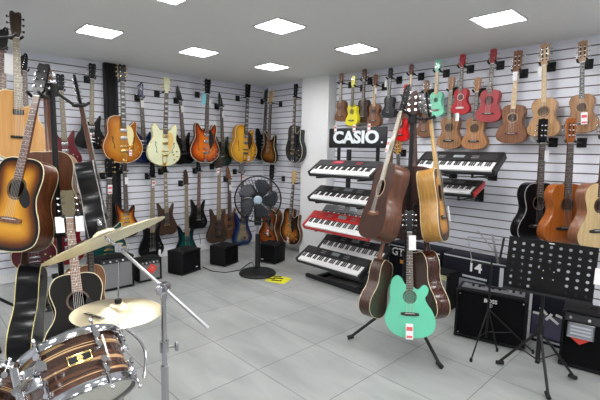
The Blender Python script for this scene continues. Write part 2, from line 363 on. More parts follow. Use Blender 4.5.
    side = lambda s: MB().cyl((0, hy0-.01, 0), (0, hy0+.002, 0), .004, n=8).cyl((0, hy1+.004, 0), (s*.026, hy1+.004, 0), .003, n=6).box((s*.03, hy1+.004, 0), (.012, .007, .016), bev=.003).box((0, hy1+.004, 0), (.016, .008, .018)).me()
    G['tL'], G['tR'] = side(-1), side(1); tp = []
    if head in ('ac', 'gib', 'slot'): tp = [(s, s*.024, .055+k*.043) for k in range(3) for s in (-1, 1)]
    if head == 'uke': tp = [(s, s*.018, .05+k*.04) for k in range(2) for s in (-1, 1)]
    if head in ('in', 'pt'): tp = [(-1, -.02+(.006*k if head == 'in' else .003*k), .04+k*.024) for k in range(6)]
    if head == 'bs': tp = [(-1, -.016+.004*k, .05+k*.038) for k in range(4)]
    G['tp'] = tp; F = []
    def add(name, me, role, loc=None): F.append((name, me, role, loc))
    if fs in ('ac', 'cl', 'uk', 'ta'):
        c, r_ = hole; b = MB(); q = V((c.x, -.0012, c.y)); b.lathe([(r_+.002, 0), (r_*1.24, 0), (r_*1.24, .001), (r_+.002, .001), (r_+.002, 0)], (c.x, 0, c.y), (0, -1, 0), 28, False)
        add('rosette', b.me(), 'rosette')
        bw, bh = ((.078, .016) if fs == 'ac' else (.085, .015) if fs == 'cl' else (.05, .012) if fs == 'uk' else (.07, .014)); bw *= scale if fs == 'uk' else 1
        if fs == 'uk': bw = W*.44; bh = W*.09
        z = zc(bt); bb = MB(); bb.prism([(-bw, z-bh*.6), (-bw*.5, z-bh), (bw*.5, z-bh), (bw, z-bh*.6), (bw, z+bh*.6), (bw*.45, z+bh), (-bw*.45, z+bh), (-bw, z+bh*.6)], -.008, 0)
        add('bridge', bb.me(False), 'bridge'); add('saddle', MB().box((0, -.009, z+bh*.3), (bw*1.1, .005, .003)).me(False), 'saddle')
        if fs in ('ac',):
            b = MB(); pg = [(r_*.95, .01), (r_*1.35, .0), (r_*1.75, -.03), (r_*2.0, -.075), (r_*1.55, -.1), (r_*1.0, -.085), (r_*.55, -.055), (r_*.75, -.03)]
            b.prism([(c.x+x, c.y+z) for x, z in [(v.x, v.y) for v in crom(pg, 4)]], -.0015, 0); add('pickguard', b.me(), 'guard')
    if fs in ('ar', 'lp', 'st', 'su', 'ba', 'el'):
        yf = -.012 if fs == 'ar' else -.005 if fs == 'lp' else 0
        pk = {'ar': (.3, .46), 'lp': (.37, .56), 'st': (.36, .46, .57), 'su': (.34, .55), 'ba': (.42, .6), 'el': (.3,)}[fs]
        for i, t in enumerate(pk):
            if fs == 'st': m_ = MB().box((0, yf-.004, zc(t)), (.078, .008, .016), bev=.003)
            elif fs == 'ba': m_ = MB().box((0, yf-.005, zc(t)), (.095, .01, .028), bev=.003)
            else: m_ = MB().box((0, yf-.006, zc(t)), (.07, .012, .034), bev=.003)
            add('pickup', m_.me(), 'pickup')
        add('bridge', MB().box((0, yf-.007, zc(bt)), (.085 if fs != 'el' else .11, .014, .014 if fs != 'ba' else .045), bev=.002).me(), 'metal')
        if fs == 'ar':
            b = MB(); z0, z1 = zc(.74), zc(1.0)
            b.box((0, yf-.008, z0), (.075, .012, .03), bev=.004); b.tube([(-.028, yf-.006, z0), (-.02, yf-.002, z1+.03), (-.012, 0, z1-.002)], .004); b.tube([(.028, yf-.006, z0), (.02, yf-.002, z1+.03), (.012, 0, z1-.002)], .004)
            b.box((0, -.002, z1+.02), (.04, .008, .045), bev=.003); b.tube([(.03, yf-.01, z0), (.05, yf-.025, z0+.03), (.085, yf-.022, z0+.075)], .0035)
            add('vibrato_tailpiece', b.me(), 'metal')
            for s in (-1, 1):
                if kind == 'arch' and s == 1: fz = .62
                else: fz = .5
                b = MB(); pts = [(s*.018, .055), (s*.006, .06), (s*.004, .045), (s*.01, .02), (s*0, 0), (-s*.01, -.02), (-s*.004, -.045), (-s*.008, -.06), (-s*.02, -.055)]
                pts = [(s*.105+x, yf*.85-.0004, zc(.56)+z) for x, z in pts]; b.tube(pts, [.004, .005, .004, .003, .0035, .003, .004, .005, .004], 6); add('f_hole', b.me(), 'hole')
            gp = [(.03, zc(.2)), (.075, zc(.22)), (.1, zc(.34)), (.095, zc(.5)), (.07, zc(.62)), (.05, zc(.6)), (.035, zc(.45))]
            add('pickguard', MB().prism([(p.x, p.y) for p in crom(gp, 4)], -.02, -.0175).me(False), 'guard')
        if fs == 'lp': add('tailpiece', MB().box((0, yf-.008, zc(.79)), (.09, .014, .012), bev=.003).me(), 'metal')
        if fs == 'st':
            gp = [(-.02, zc(.26)), (.05, zc(.3)), (.075, zc(.27)), (.085, zc(.45)), (.1, zc(.62)), (.12, zc(.78)), (.1, zc(.85)), (.045, zc(.7)), (-.03, zc(.7)), (-.075, zc(.55)), (-.07, zc(.3)), (-.08, zc(.16))]
            add('pickguard', MB().prism([(p.x, p.y) for p in crom(gp, 3)], -.0022, 0).me(False), 'guard')
        kn = MB().cyl((0, 0, 0), (0, -.014, 0), .0095, .008, 12).me()
        ks = {'ar': [(.1, .72), (.135, .64), (.11, .84), (.145, .76)], 'lp': [(.085, .66), (.13, .72), (.08, .82), (.12, .87)], 'st': [(.085, .62), (.1, .7), (.11, .79)], 'su': [(.085, .66), (.1, .78)], 'ba': [(.1, .62), (.12, .7), (.11, .8)], 'el': []}[fs]
        for x, t in ks: add('knob', kn, 'knob', (x*W/.19, yf, zc(t)))
    G['F'] = F; G['L'] = zt+Lb; GC[kind] = G; return G
tagme = MB().box((0, 0, -.045), (.042, .002, .09)).me(False)
tag2 = MB().box((0, 0, -.045), (.042, .002, .09)).box((0, -.0015, -.03), (.034, .001, .022), mi=1).box((0, -.0015, -.075), (.034, .001, .012), mi=1).me(False)
tagstr = MB().cyl((0, 0, 0), (0, .004, .03), .001, n=4).me(False)
def guitar(kind, label, nut, bot, nrm, top, side=None, head=None, neck=None, board=None, bind=None, guard=None, metal=None, pickup=None, bridge=None, knob=None, block=False, name=None, cat=None, group=None, tags=(), sx=1, tunerm=None, ros=None, nobind=False, noguard=False):
    G = geo(kind); Z = (nut-bot); s = Z.length/G['L']; Z.normalize(); Yv = -(nrm-Z*nrm.dot(Z)).normalized(); Xv = Yv.cross(Z)
    uk = KINDS[kind][7] == 'uk'; nm = name or ('ukulele' if uk else 'bass_guitar' if kind == 'bass' else 'acoustic_guitar' if KINDS[kind][7] in ('ac', 'ta') else 'classical_guitar' if kind == 'classical' else 'electric_guitar')
    ct = cat or ('ukulele' if uk else 'guitar')
    t = thing(nm, label, ct, group, frame(nut, Xv*s*sx, Yv*s, Z*s))
    side = side or top; head = head or side; neck = neck or neckbrown; board = board or rose; metal = metal or chrome
    R = {'rosette': ros or mat('rosette_dark', (.09, .05, .03), .5), 'bridge': bridge or ebony, 'saddle': white, 'guard': guard or black, 'pickup': pickup or metal, 'metal': metal, 'hole': holem, 'knob': knob or metal}
    mobj('body', G['body'], side, t); mobj('soundboard', G['soundboard'], top, t)
    if not nobind: mobj('binding', G['binding'], bind or cream, t)
    mobj('neck', G['neck'], neck, t); mobj('fretboard', G['fretboard_block'] if block else G['fretboard'], [board, fretm, pearl], t)
    mobj('nut', G['nut'], white, t); mobj('strings', G['strings'], stringm, t)
    hs = mobj('headstock', G['headstock'], head, t)
    if 'slots' in G: mobj('slot', G['slots'], holem, hs); mobj('string_rollers', G['rollers'], white, hs)
    for sd, x, z in G['tp']: mobj('tuner', G['tL'] if sd < 0 else G['tR'], tunerm or metal, t, (x, 0, z))
    for n_, me, role, loc in G['F']:
        if n_ == 'pickguard' and noguard: continue
        mobj(n_, me, R[role], t, loc)
    for tg in tags:
        x, z, sc, st = tg; k = mobj('price_tag', tag2 if st == 'red' else tagme, [tagw, tagr] if st == 'red' else tagw if st != 'blue' else mat('tag_blue', (.2, .5, .6), .6), t, (x, -.03, z)); k.scale = (sc/s, 1/s, sc/s)
    return t, s
hangm = black
def hanger(nut, ax, wall, label, grp):
    """slatwall bracket: plate in the grooves, arm, and a padded yoke round the neck"""
    arm = abs(nut[ax]-wall); p = V(nut); p[ax] = wall
    out = V((1, 0, 0)) if ax == 0 else V((0, -1, 0)); sd = out.cross(V((0, 0, 1)))
    t = thing('guitar_hanger', label, 'wall hanger', grp, frame(p, sd, out, V((0, 0, 1))))
    obj('wall_plate', MB().box((0, .006, .012), (.075, .012, .085), bev=.003), black, t)
    obj('arm', MB().tube([(0, .01, .012), (0, arm-.05, .012)], .006), blackm, t)
    a = arm; obj('yoke', MB().tube([(-.034, a+.028, .02), (-.036, a-.005, .006), (-.03, a-.04, .008), (0, a-.05, .01), (.03, a-.04, .008), (.036, a-.005, .006), (.034, a+.028, .02)], .0085, 8), black, t)
    return t
# finishes
P = lambda n, c, r=.2, k=.25: mat('finish_'+n, deep(c), r, coat=k)
def Bu(n, c, m, e, a=.05, b=.28, d=.55): return burst('burst_'+n, [(a, e), (b, m), (d, c)])
amber = Bu('amber', (.56, .27, .045), (.5, .2, .025), (.36, .13, .02)); amberS = P('amber', (.38, .14, .02))
blueF = P('blue', (.01, .025, .12)); creamF = P('cream', (.8, .82, .6)); orangeB = Bu('orange', (.72, .22, .02), (.5, .1, .012), (.12, .02, .006), .05, .3, .6); orangeS = P('orange_edge', (.13, .025, .01))
greenF = P('dark_green', (.008, .03, .022)); yellowF = Bu('yellow', (.78, .46, .06), (.72, .4, .045), (.5, .25, .02)); yellowS = P('yellow_edge', (.55, .28, .03))
tobB = Bu('tobacco', (.32, .14, .03), (.13, .045, .012), (.012, .01, .01), .03, .3, .7); slateF = P('slate', (.02, .032, .045))
crimson = P('crimson', (.16, .012, .022)); natural = wood('spruce_natural', (.55, .3, .1), (.64, .38, .14), .3, .3, 8)
sunb = burst('burst_vintage', [(.1, (.012, .009, .008)), (.3, (.2, .07, .01)), (.55, (.56, .27, .03)), (.85, (.75, .42, .06))])
mahS = wood('mahogany_side', (.1, .038, .018), (.19, .075, .035), .28, .2); mahD = wood('mahogany_dark', (.055, .024, .018), (.1, .045, .032), .4, 0); mahR = wood('mahogany_red', (.13, .045, .03), (.21, .085, .055), .35, .3)
stratB = Bu('three_tone', (.75, .42, .06), (.4, .1, .015), (.05, .015, .01), .05, .25, .5); tealF = P('teal', (.008, .08, .075)); tealB = Bu('teal', (.01, .13, .12), (.008, .07, .07), (.005, .015, .02)); maroon = P('maroon', (.1, .008, .02))
walnut = wood('walnut_satin', (.05, .028, .018), (.1, .055, .035), .4, .1); blueB = Bu('blue_natural', (.35, .32, .22), (.06, .1, .2), (.01, .03, .12), .05, .35, .7)
brownB = Bu('brown', (.4, .13, .03), (.2, .05, .012), (.04, .012, .006)); mahU = wood('ukulele_mahogany', (.21, .095, .05), (.32, .16, .085), .4, .15); koa = wood('ukulele_koa', (.4, .2, .09), (.55, .3, .14), .35, .2)
acacia = wood('acacia', (.3, .16, .08), (.48, .29, .15), .35, .2, 9); tanU = wood('tan_laminate', (.43, .26, .13), (.55, .36, .2), .35, .2, 9)
mint = P('mint', (.3, .74, .55), .25, .3); mintT = P('seafoam', (.2, .66, .47), .2, .5); redU = P('red', (.5, .03, .045), .25); rosyU = P('rosy_red', (.42, .07, .08), .35, .2); yelU = P('lemon', (.9, .82, .06), .3)
charU = P('charcoal', (.03, .035, .045), .35, .2); cedar = wood('cedar_orange', (.38, .125, .025), (.46, .17, .04), .25, .25, 8); spruce = wood('spruce_pale', (.62, .46, .24), (.72, .56, .33), .35, .2, 8)
sapele = wood('sapele_side', (.22, .1, .055), (.32, .155, .09), .35, .2); blk = blackg
GL, GR = 'guitars hanging on the left wall', 'ukuleles and guitars hanging on the right wall'
def rot(n, deg): a = math.radians(deg); return V((n.x*math.cos(a)-n.y*math.sin(a), n.x*math.sin(a)+n.y*math.cos(a), n.z))
def hung(kind, ax, off, nut, bot, label, top, yaw=0, hl=None, off2=None, **k):
    wall = X0 if ax == 0 else Y0; sg = 1 if ax == 0 else -1; off2 = off-.02 if off2 is None else off2
    a = on(*nut, ax, wall+sg*off); b = on(*bot, ax, wall+sg*off2); n = rot(V((1, 0, 0)) if ax == 0 else V((0, -1, 0)), yaw)
    t, s = guitar(kind, label, a, b, n, top, group=GL if ax == 0 else GR, **k)
    hanger(a, ax, wall, 'black wall hanger holding '+(hl or 'the '+label), 'slatwall guitar hangers'); return t
T = lambda st='red', x=.03, z=-.05, sc=1: ((x, z, sc, st),)
# --- left wall, upper row
hung('arch', 0, .27, (122, 82), (124, 163), 'amber hollow electric guitar with cream pickguard, right of the black post', amber, hl='the amber hollow electric guitar', side=amberS, head=blk, board=ebony, block=True, guard=mat('guard_cream', (.78, .68, .35), .4), metal=gold, pickup=mat('pickup_nickel', (.6, .6, .58), .3, .9), tags=((.06, -.7, .8, 'red'),))
hung('strat', 0, .12, (141, 98), (145, 163), 'dark blue electric guitar behind the amber and cream ones', blueF, hl='the dark blue electric guitar', head=blueF, nobind=True, noguard=True, tags=T('w', 0, -.03))
hung('archd', 0, .27, (166, 93), (164, 166), 'cream hollow electric guitar with gold hardware and gold pickguard', creamF, hl='the cream hollow electric guitar', head=creamF, bind=gold, guard=mat('guard_gold', (.72, .48, .16), .35), metal=gold, block=True)
hung('super', 0, .12, (180, 101), (185, 164), 'black pointed electric guitar between the cream and the orange sunburst ones', blk, hl='the black pointed electric guitar', nobind=True, pickup=black, metal=blackm, tags=T('w', .01, -.06))
hung('archd', 0, .27, (207, 94), (205, 163), 'orange sunburst hollow electric guitar with a pale blue tag at its head', orangeB, hl='the orange sunburst hollow guitar', side=orangeS, head=blk, tags=((-.06, -.0, 1.7, 'blue'), (.03, -.07, .8, 'w')))
hung('super', 0, .12, (221, 107), (223, 166), 'dark green electric guitar left of the yellow one', greenF, hl='the dark green electric guitar', nobind=True, pickup=black, tags=T('w', .01, -.06))
hung('arch', 0, .25, (247, 98), (244, 163), 'yellow hollow electric guitar with dark pickguard', yellowF, hl='the yellow hollow guitar', side=yellowS, head=blk, board=ebony, block=True, guard=mahD, tags=((.05, -.75, .8, 'red'),))
hung('strat', 0, .1, (266, 102), (262.5, 160), 'black electric guitar hanging right in the corner of the room', blk, hl='the black guitar in the room corner', head=walnut, nobind=True, noguard=True)
hung('strat', 1, .2, (271, 104), (268, 163), 'brown tobacco sunburst electric guitar beside the room corner', tobB, hl='the tobacco sunburst guitar', side=blk, head=neckmaple, board=rose, noguard=True)
hung('arch', 1, .22, (296, 98), (293, 163), 'dark slate blue hollow guitar beside the white pillar', slateF, yaw=-10, hl='the slate blue hollow guitar', head=blk, board=rose, block=True)
# --- left wall, lower row
hung('strat', 0, .16, (124.5, 172), (127, 237), 'yellow and brown sunburst electric guitar above the large cymbal', stratB, hl='the yellow sunburst guitar below the amber one', side=P('dark_burst_edge', (.05, .012, .008)), nobind=True, noguard=True, tags=T('w', .01, -.06))
hung('lp', 0, .25, (109, 178), (108, 263), 'teal electric guitar whose round body shows just under the cymbal', tealF, hl='the teal guitar behind the cymbal', head=blk, metal=gold, tags=T('red', .0, -.06, 1.2))
hung('bass', 0, .16, (152.5, 178), (152, 257), 'black bass guitar above the small amplifier with the red card', blk, hl='the black bass guitar', head=blk, board=pale_board, nobind=True, pickup=black, tags=((.0, -.03, 1, 'red'), (.09, -.93, .8, 'w')))
hung('super', 0, .14, (165, 173), (167, 235), 'dark red brown electric guitar with white block inlays', walnut, hl='the guitar with white block inlays', head=blk, board=pale_board, block=True, nobind=True, pickup=black, metal=gold)
hung('bass', 0, .16, (186, 185), (187, 259), 'teal bass guitar standing out above the plain black cabinet', tealB, hl='the teal bass guitar', head=walnut, board=pale_board, nobind=True, pickup=black, metal=blackm, tags=((0, -.85, 1, 'w'),))
hung('super', 0, .12, (199, 172), (198, 229), 'small black electric guitar with a red brown neck, lower row', blk, hl='the small black guitar with the brown neck', board=mahR, nobind=True, pickup=black)
hung('bass', 0, .2, (219, 168), (218, 243), 'dark walnut bass guitar with a wide grey fingerboard', walnut, hl='the dark walnut bass guitar', head=walnut, board=pale_board, nobind=True, pickup=black, metal=blackm, tags=T('red', -.03, -.0))
hung('super', 0, .1, (229, 180), (230, 239), 'brown natural electric guitar left of the standing fan', wood('brown_natural', (.2, .09, .04), (.32, .16, .08)), hl='the brown guitar left of the fan', nobind=True, pickup=black, tags=T('w', 0, -.06))
hung('bass', 0, .2, (242, 173), (243, 245), 'blue edged natural bass guitar partly behind the fan', blueB, hl='the blue edged bass guitar', side=blueF, head=steel, board=rose, nobind=True, pickup=mat('pickup_wood', (.3, .22, .12), .4), tags=T('red', 0, -.03))
hung('acoustic', 1, .26, (271, 180), (267, 247), 'round brown sunburst acoustic guitar right behind the fan', brownB, hl='the round brown guitar behind the fan', side=mahS, head=blk, board=rose, guard=steel, tags=((.03, -.62, 1, 'red'),))
hung('arch', 1, .22, (294, 184), (289, 244), 'black and orange sunburst guitar low beside the white pillar', burst('burst_black_orange', [(.1, (.012, .01, .01)), (.45, (.3, .1, .02)), (.8, (.7, .32, .06))]), yaw=0, hl='the black and orange guitar low beside the pillar', side=mahS, head=mapleboard, board=rose, block=True, guard=black, noguard=False, metal=gold, tags=((.0, -.74, 1, 'red'),))
# --- far left
hung('strat', 0, .15, (24.5, 71), (27, 146), 'dark blue electric guitar mostly hidden behind the natural tan one', P('navy', (.015, .025, .05)), hl='the hidden dark blue guitar', head=black, board=mahR, nobind=True, noguard=True)
hung('sg', 0, .18, (61, 91), (66, 167), 'crimson red electric guitar with two pointed horns', crimson, hl='the crimson two horned guitar', head=blk, board=pale_board, nobind=True)
hung('sg', 0, .18, (92, 79), (91, 149), 'black electric guitar with two horns, just left of the black post', blk, hl='the black two horned guitar', head=blk, board=pale_board, nobind=True, tags=((-.02, -.63, .8, 'red'),))
hung('lp', 0, .22, (33, 180), (35, 271), 'maroon electric guitar showing under the large sunburst acoustic', maroon, hl='the maroon guitar under the sunburst acoustic', head=blk, knob=gold)
hung('lp', 0, .12, (68, 188), (68, 265), 'crimson electric guitar low on the wall behind the left guitar tree', P('crimson_low', (.2, .012, .03)), hl='the low crimson guitar behind the guitar tree', head=blk)
# --- right wall, upper row
def U(kind, nut, bot, label, top, short='', **k): return hung(kind, 1, k.pop('off', .2), nut, bot, label, top, hl='the '+short, nobind=k.pop('nobind', True), **k)
U('uke', (341, 84), (340, 121.5), 'brown ukulele nearest the white pillar', mahU, 'ukulele nearest the pillar', board=pale_board)
U('ukecut', (353, 87), (351, 126), 'lemon yellow ukulele with a cutaway body', yelU, 'lemon yellow ukulele', board=ebony, head=yelU, neck=yelU, bridge=black)
U('uke', (364, 81), (362, 122.5), 'dark brown ukulele between the lemon yellow one and a lighter brown one', mahD, off=.13, short='dark brown ukulele right of the yellow one', board=rose, head=mahR)
U('uke', (375, 86), (373, 126.5), 'mid brown ukulele left of the charcoal one', mahU, 'brown ukulele left of the charcoal one', board=mapleboard, tags=((.04, -.03, .7, 'w'),))
U('uke', (390, 79), (387.5, 118), 'charcoal grey ukulele with matching dark neck', charU, 'charcoal ukulele', head=charU, neck=charU, board=charU, tags=((-.04, -.03, .7, 'w'),))
U('tenor', (411, 75), (409, 118), 'reddish brown ukulele above the middle guitar tree', mahR, 'reddish ukulele above the guitar tree', board=mapleboard, off=.22)
U('uke', (426, 93), (423, 137), 'brown ukulele hanging low between the mint ukulele and the guitar tree', mahU, 'low ukulele left of the mint one', off=.12)
U('uke', (437.5, 72), (434.5, 116.5), 'pale mint green ukulele with matching head', mint, 'mint green ukulele', head=mint, neck=mint, board=mapleboard, bridge=mahU, ros=mint)
U('tenor', (451, 91), (448, 149), 'large brown ukulele hanging low below the red one', wood('ukulele_walnut', (.3, .15, .07), (.46, .27, .14), .35, .2), 'large brown ukulele below the red one', off=.13, board=pale_board)
U('uke', (462, 67.5), (459.5, 114.5), 'bright red ukulele with a white bridge', redU, 'bright red ukulele', head=redU, neck=redU, board=rose, bridge=white, ros=white, tags=((-.01, -.47, .9, 'w'),))
U('tenor', (477, 92), (473, 149.5), 'orange tan ukulele hanging low below the rosy red one', koa, 'orange tan ukulele below the rosy one', off=.13, board=rose)
U('tenor', (492.5, 63.5), (487, 122), 'rosy red ukulele with dark neck', rosyU, 'rosy red ukulele', head=rosyU, board=rose, bridge=rose, ros=mahD)
U('guitalele', (516.5, 72), (510, 143.5), 'small mahogany guitar with slotted head and a round cream tag', mahU, 'small mahogany guitar', board=mapleboard, bridge=mahR, nobind=False, bind=mahD, ros=mat('rosette_pale', (.4, .25, .15), .5), tags=((.0, -.0, .9, 'w'),))
U('guitalele', (544.5, 65), (543, 137.5), 'small tan wooden guitar with slotted head, middle of three', tanU, 'tan wooden guitar, middle of three', board=mapleboard, bridge=tanU, nobind=False, bind=mahU, tags=((-.03, -.02, .8, 'w'),))
U('guitalele', (582.5, 62), (581, 133), 'striped brown wooden guitar at the right end of the upper row', acacia, 'striped brown guitar at the right end', board=charU, bridge=mahD, nobind=False, bind=mahD, ros=mat('rosette_pale', (.4, .25, .15), .5), tags=((.03, -.47, 1.1, 'red'),))
U('uke', (405, 97), (399, 141), 'small scarlet red ukulele behind the middle guitar tree', P('scarlet', (.75, .03, .03)), 'scarlet ukulele behind the guitar tree', head=P('scarlet', (.75, .03, .03)), board=ebony, off=.16, tags=((0, -.22, 1, 'red'),))
U('guitalele', (398, 154), (400, 214), 'dark guitar with a small orange head, behind the middle guitar tree', mahD, 'dark guitar with the orange head', head=mat('orange_head', (.65, .32, .07), .4), board=charU, off=.12)
# --- right wall, full size guitars
hung('classical', 1, .31, (542.5, 143), (537, 242), 'black classical guitar left of the orange one', blk, yaw=56, hl='the black classical guitar', bind=mat('bind_grey', (.35, .35, .35), .3), head=blk, board=rose, metal=chrome, tags=T('w', .02, -.06), off2=.28)
hung('classical', 1, .37, (570.5, 143), (565, 245), 'orange cedar classical guitar, middle of the three large ones', cedar, yaw=52, hl='the orange classical guitar', side=wood('cedar_side', (.36, .12, .03), (.46, .17, .05), .2, .5), nobind=True, board=rose, head=cedar, tunerm=chrome, off2=.35)
hung('classical', 1, .43, (605, 139), (598, 249), 'pale spruce classical guitar with brown sides, cut off by the right edge', spruce, yaw=56, hl='the pale classical guitar', side=sapele, nobind=True, board=rose, off2=.41)
# ================================================================ guitars on the two trees
UP = V((0, 0, 1))
def free(kind, nut, dn, bot, db, label, top, yaw, **k):
    a, b = at(*nut, dn), at(*bot, db); d0 = V((-a.x, -a.y, 0)).normalized()
    return guitar(kind, label, a, b, rot(d0, yaw), top, **k)
def tree(label, bx, by, ztop, zlow, ups, lows, legs, group=None):
    """tripod stand: post, two hubs, arms ending in yokes (targets are the nuts they hold), legs ending at the given floor points"""
    t = thing('guitar_tree_stand', label, 'guitar stand', group, loc=(bx, by, 0))
    obj('post', MB().cyl((0, 0, .1), (0, 0, ztop), .016).cyl((0, 0, .1), (0, 0, .7), .02), blackm, t)
    for z, tg in ((ztop-.02, ups), (zlow, lows)):
        obj('hub', MB().cyl((0, 0, z-.04), (0, 0, z+.03), .034), black, t)
        for p in tg:
            q = V((p.x-bx, p.y-by, p.z)); h = V((q.x, q.y, 0)); hn = h.normalized(); sd = V((-hn.y, hn.x, 0)); e = q-hn*.05+V((0, 0, .004))
            a = obj('arm', MB().tube([(0, 0, z), tuple(e)], .009, 8), blackm, t)
            obj('yoke', MB().tube([tuple(q+sd*.036+hn*.03+V((0, 0, .02))), tuple(q+sd*.037), tuple(q+sd*.03-hn*.04), tuple(q-hn*.05), tuple(q-sd*.03-hn*.04), tuple(q-sd*.037), tuple(q-sd*.036+hn*.03+V((0, 0, .02)))], .009, 8), black, a)
    for x, y in legs:
        x -= bx; y -= by; l = obj('leg', MB().tube([(0, 0, .36), (x, y, .02)], .012, 8), blackm, t)
        h = V((x, y, 0)).normalized(); obj('rubber_foot', MB().cyl((x-h.x*.03, y-h.y*.03, .03), (x+h.x*.02, y+h.y*.02, .017), .017), black, l)
    obj('knob', MB().cyl((0, -.02, .72), (0, -.05, .72), .015), black, t)
    return t
# middle tree
G1 = free('dread', (401, 112), 3.08, (367, 238), 3.0, 'reddish mahogany acoustic guitar hanging on the middle guitar tree, facing left', mahD, -54, sx=.74, side=mahS, bind=mahS, head=blk, board=mat('worn_board', (.4, .36, .26), .5), bridge=mahU, ros=mat('rosette_pale', (.4, .25, .15), .5), noguard=True, tags=((.0, -.2, 1.1, 'red'),))[0]
G2 = free('dread', (413, 118), 3.4, (415, 238), 3.42, 'dark mahogany acoustic guitar at the back of the middle guitar tree, its back towards us', mahD, 170, side=mahD, bind=mahR, neck=mahD, head=mahD)[0]
G3 = free('dread', (431, 119), 3.1, (446, 241), 3.05, 'honey sunburst acoustic guitar hanging on the right of the middle guitar tree', sunb, 74, sx=.7, side=wood('flame_side', (.42, .23, .06), (.52, .31, .09), .28, .1), head=blk, neck=neckmaple, board=mapleboard, tags=((.08, -.62, 1.3, 'w'),))[0]
G4 = free('talman', (409.5, 232), 3.05, (410, 338), 2.92, 'mint green acoustic guitar with two horns, facing us low on the middle guitar tree', mintT, 3, head=blk, side=mintT, bind=mintT, noguard=True, board=rose, tags=((.02, -.03, 1.2, 'w'), (-.005, -.71, 1.2, 'red')))[0]
G5 = free('acoustic', (388, 222), 3.15, (365, 315), 2.98, 'dark brown acoustic guitar low on the left of the middle guitar tree', mahD, -112, side=mahD, neck=mahU)[0]
G6 = free('acoustic', (421, 205), 3.25, (438, 318), 3.1, 'dark red brown acoustic guitar low on the right of the middle guitar tree', mahD, 118, side=wood('mahogany_burgundy', (.06, .018, .012), (.11, .035, .022), .25, .2), neck=mahD)[0]
tree('black tripod guitar tree carrying the mint green guitar, in the middle of the shop', -1.72, 2.83, 1.79, .98, [G1.location, G2.location, G3.location], [G4.location, G5.location, G6.location], [(-2.0, 2.51), (-1.29, 2.64), (-1.84, 3.28)], 'guitar trees')
# left tree
A1 = free('dread', (37, 96), 2.32, (3, 251), 2.22, 'large yellow and black sunburst acoustic guitar at the upper left', sunb, -38, sx=.9, side=mahS, head=blk, board=mahR, bridge=mahU)[0]
A2 = free('dread', (47, 98), 2.72, (56, 234), 2.72, 'brown acoustic guitar behind the large sunburst one, its back towards us', mahU, 165, side=mahS, neck=mahS, head=mahS)[0]
A3 = free('acoustic', (82, 106), 2.55, (112, 243), 2.5, 'glossy black acoustic guitar hanging sideways on the left guitar tree', blk, 84, side=blk, bind=mat('bind_grey', (.35, .35, .35), .3), board=rose, head=blk)[0]
A4 = free('acoustic', (69.5, 218), 2.3, (84, 358), 2.1, 'black acoustic guitar with white binding standing low behind the drum', mat('black_top', (.007, .006, .005), .35, spec=.12), 8, side=blk, head=mat('head_olive', (.1, .08, .035), .3), board=mahU, tags=((-.06, -.0, 1, 'w'), (.05, -.0, 1, 'w')))[0]
A5 = free('acoustic', (87, 214), 2.6, (96, 338), 2.5, 'brown acoustic guitar with cream binding, peeping out behind the low black one', mahU, 50, side=wood('amber_side', (.3, .15, .03), (.42, .22, .05), .2, .5), head=mahS)[0]
A6 = free('acoustic', (30, 205), 2.55, (12, 368), 2.2, 'black acoustic guitar with cream binding at the lower left edge, seen from its side', blk, -98, side=blk, head=blk, bind=mat('bind_yellow', (.7, .6, .25), .4))[0]
tree('black guitar tree carrying the sunburst acoustic guitar, on the left behind the drums', -2.8, .66, 1.86, 1.0, [A1.location, A2.location, A3.location], [A4.location, A5.location, A6.location], [(-2.35, .62), (-3.05, .3), (-3.0, 1.05)], 'guitar trees')
E1 = free('electro', (16, 38), 3.0, (20, 161), 2.95, 'natural tan single cutaway guitar at the left edge, upper row', natural, 8, sx=.86, side=neckmaple, head=walnut, board=pale_board, bridge=black, metal=black, tunerm=blackm)[0]
E2 = free('strat', (3, 50), 3.12, (1, 150), 3.1, 'dark guitar with a brown neck cut off by the left edge of the photo', walnut, 15, name='electric_guitar', board=mahR, head=black, noguard=True, tags=T('w', .04, -.03, 1.7))[0]
pp = at(-26, 100, 3.05)
tree('tall black guitar tree at the left edge holding the natural tan guitar', pp.x, pp.y, 2.3, 1.1, [E1.location, E2.location], [], [(pp.x+.35, pp.y), (pp.x-.3, pp.y-.2), (pp.x-.2, pp.y+.35)], 'guitar trees')
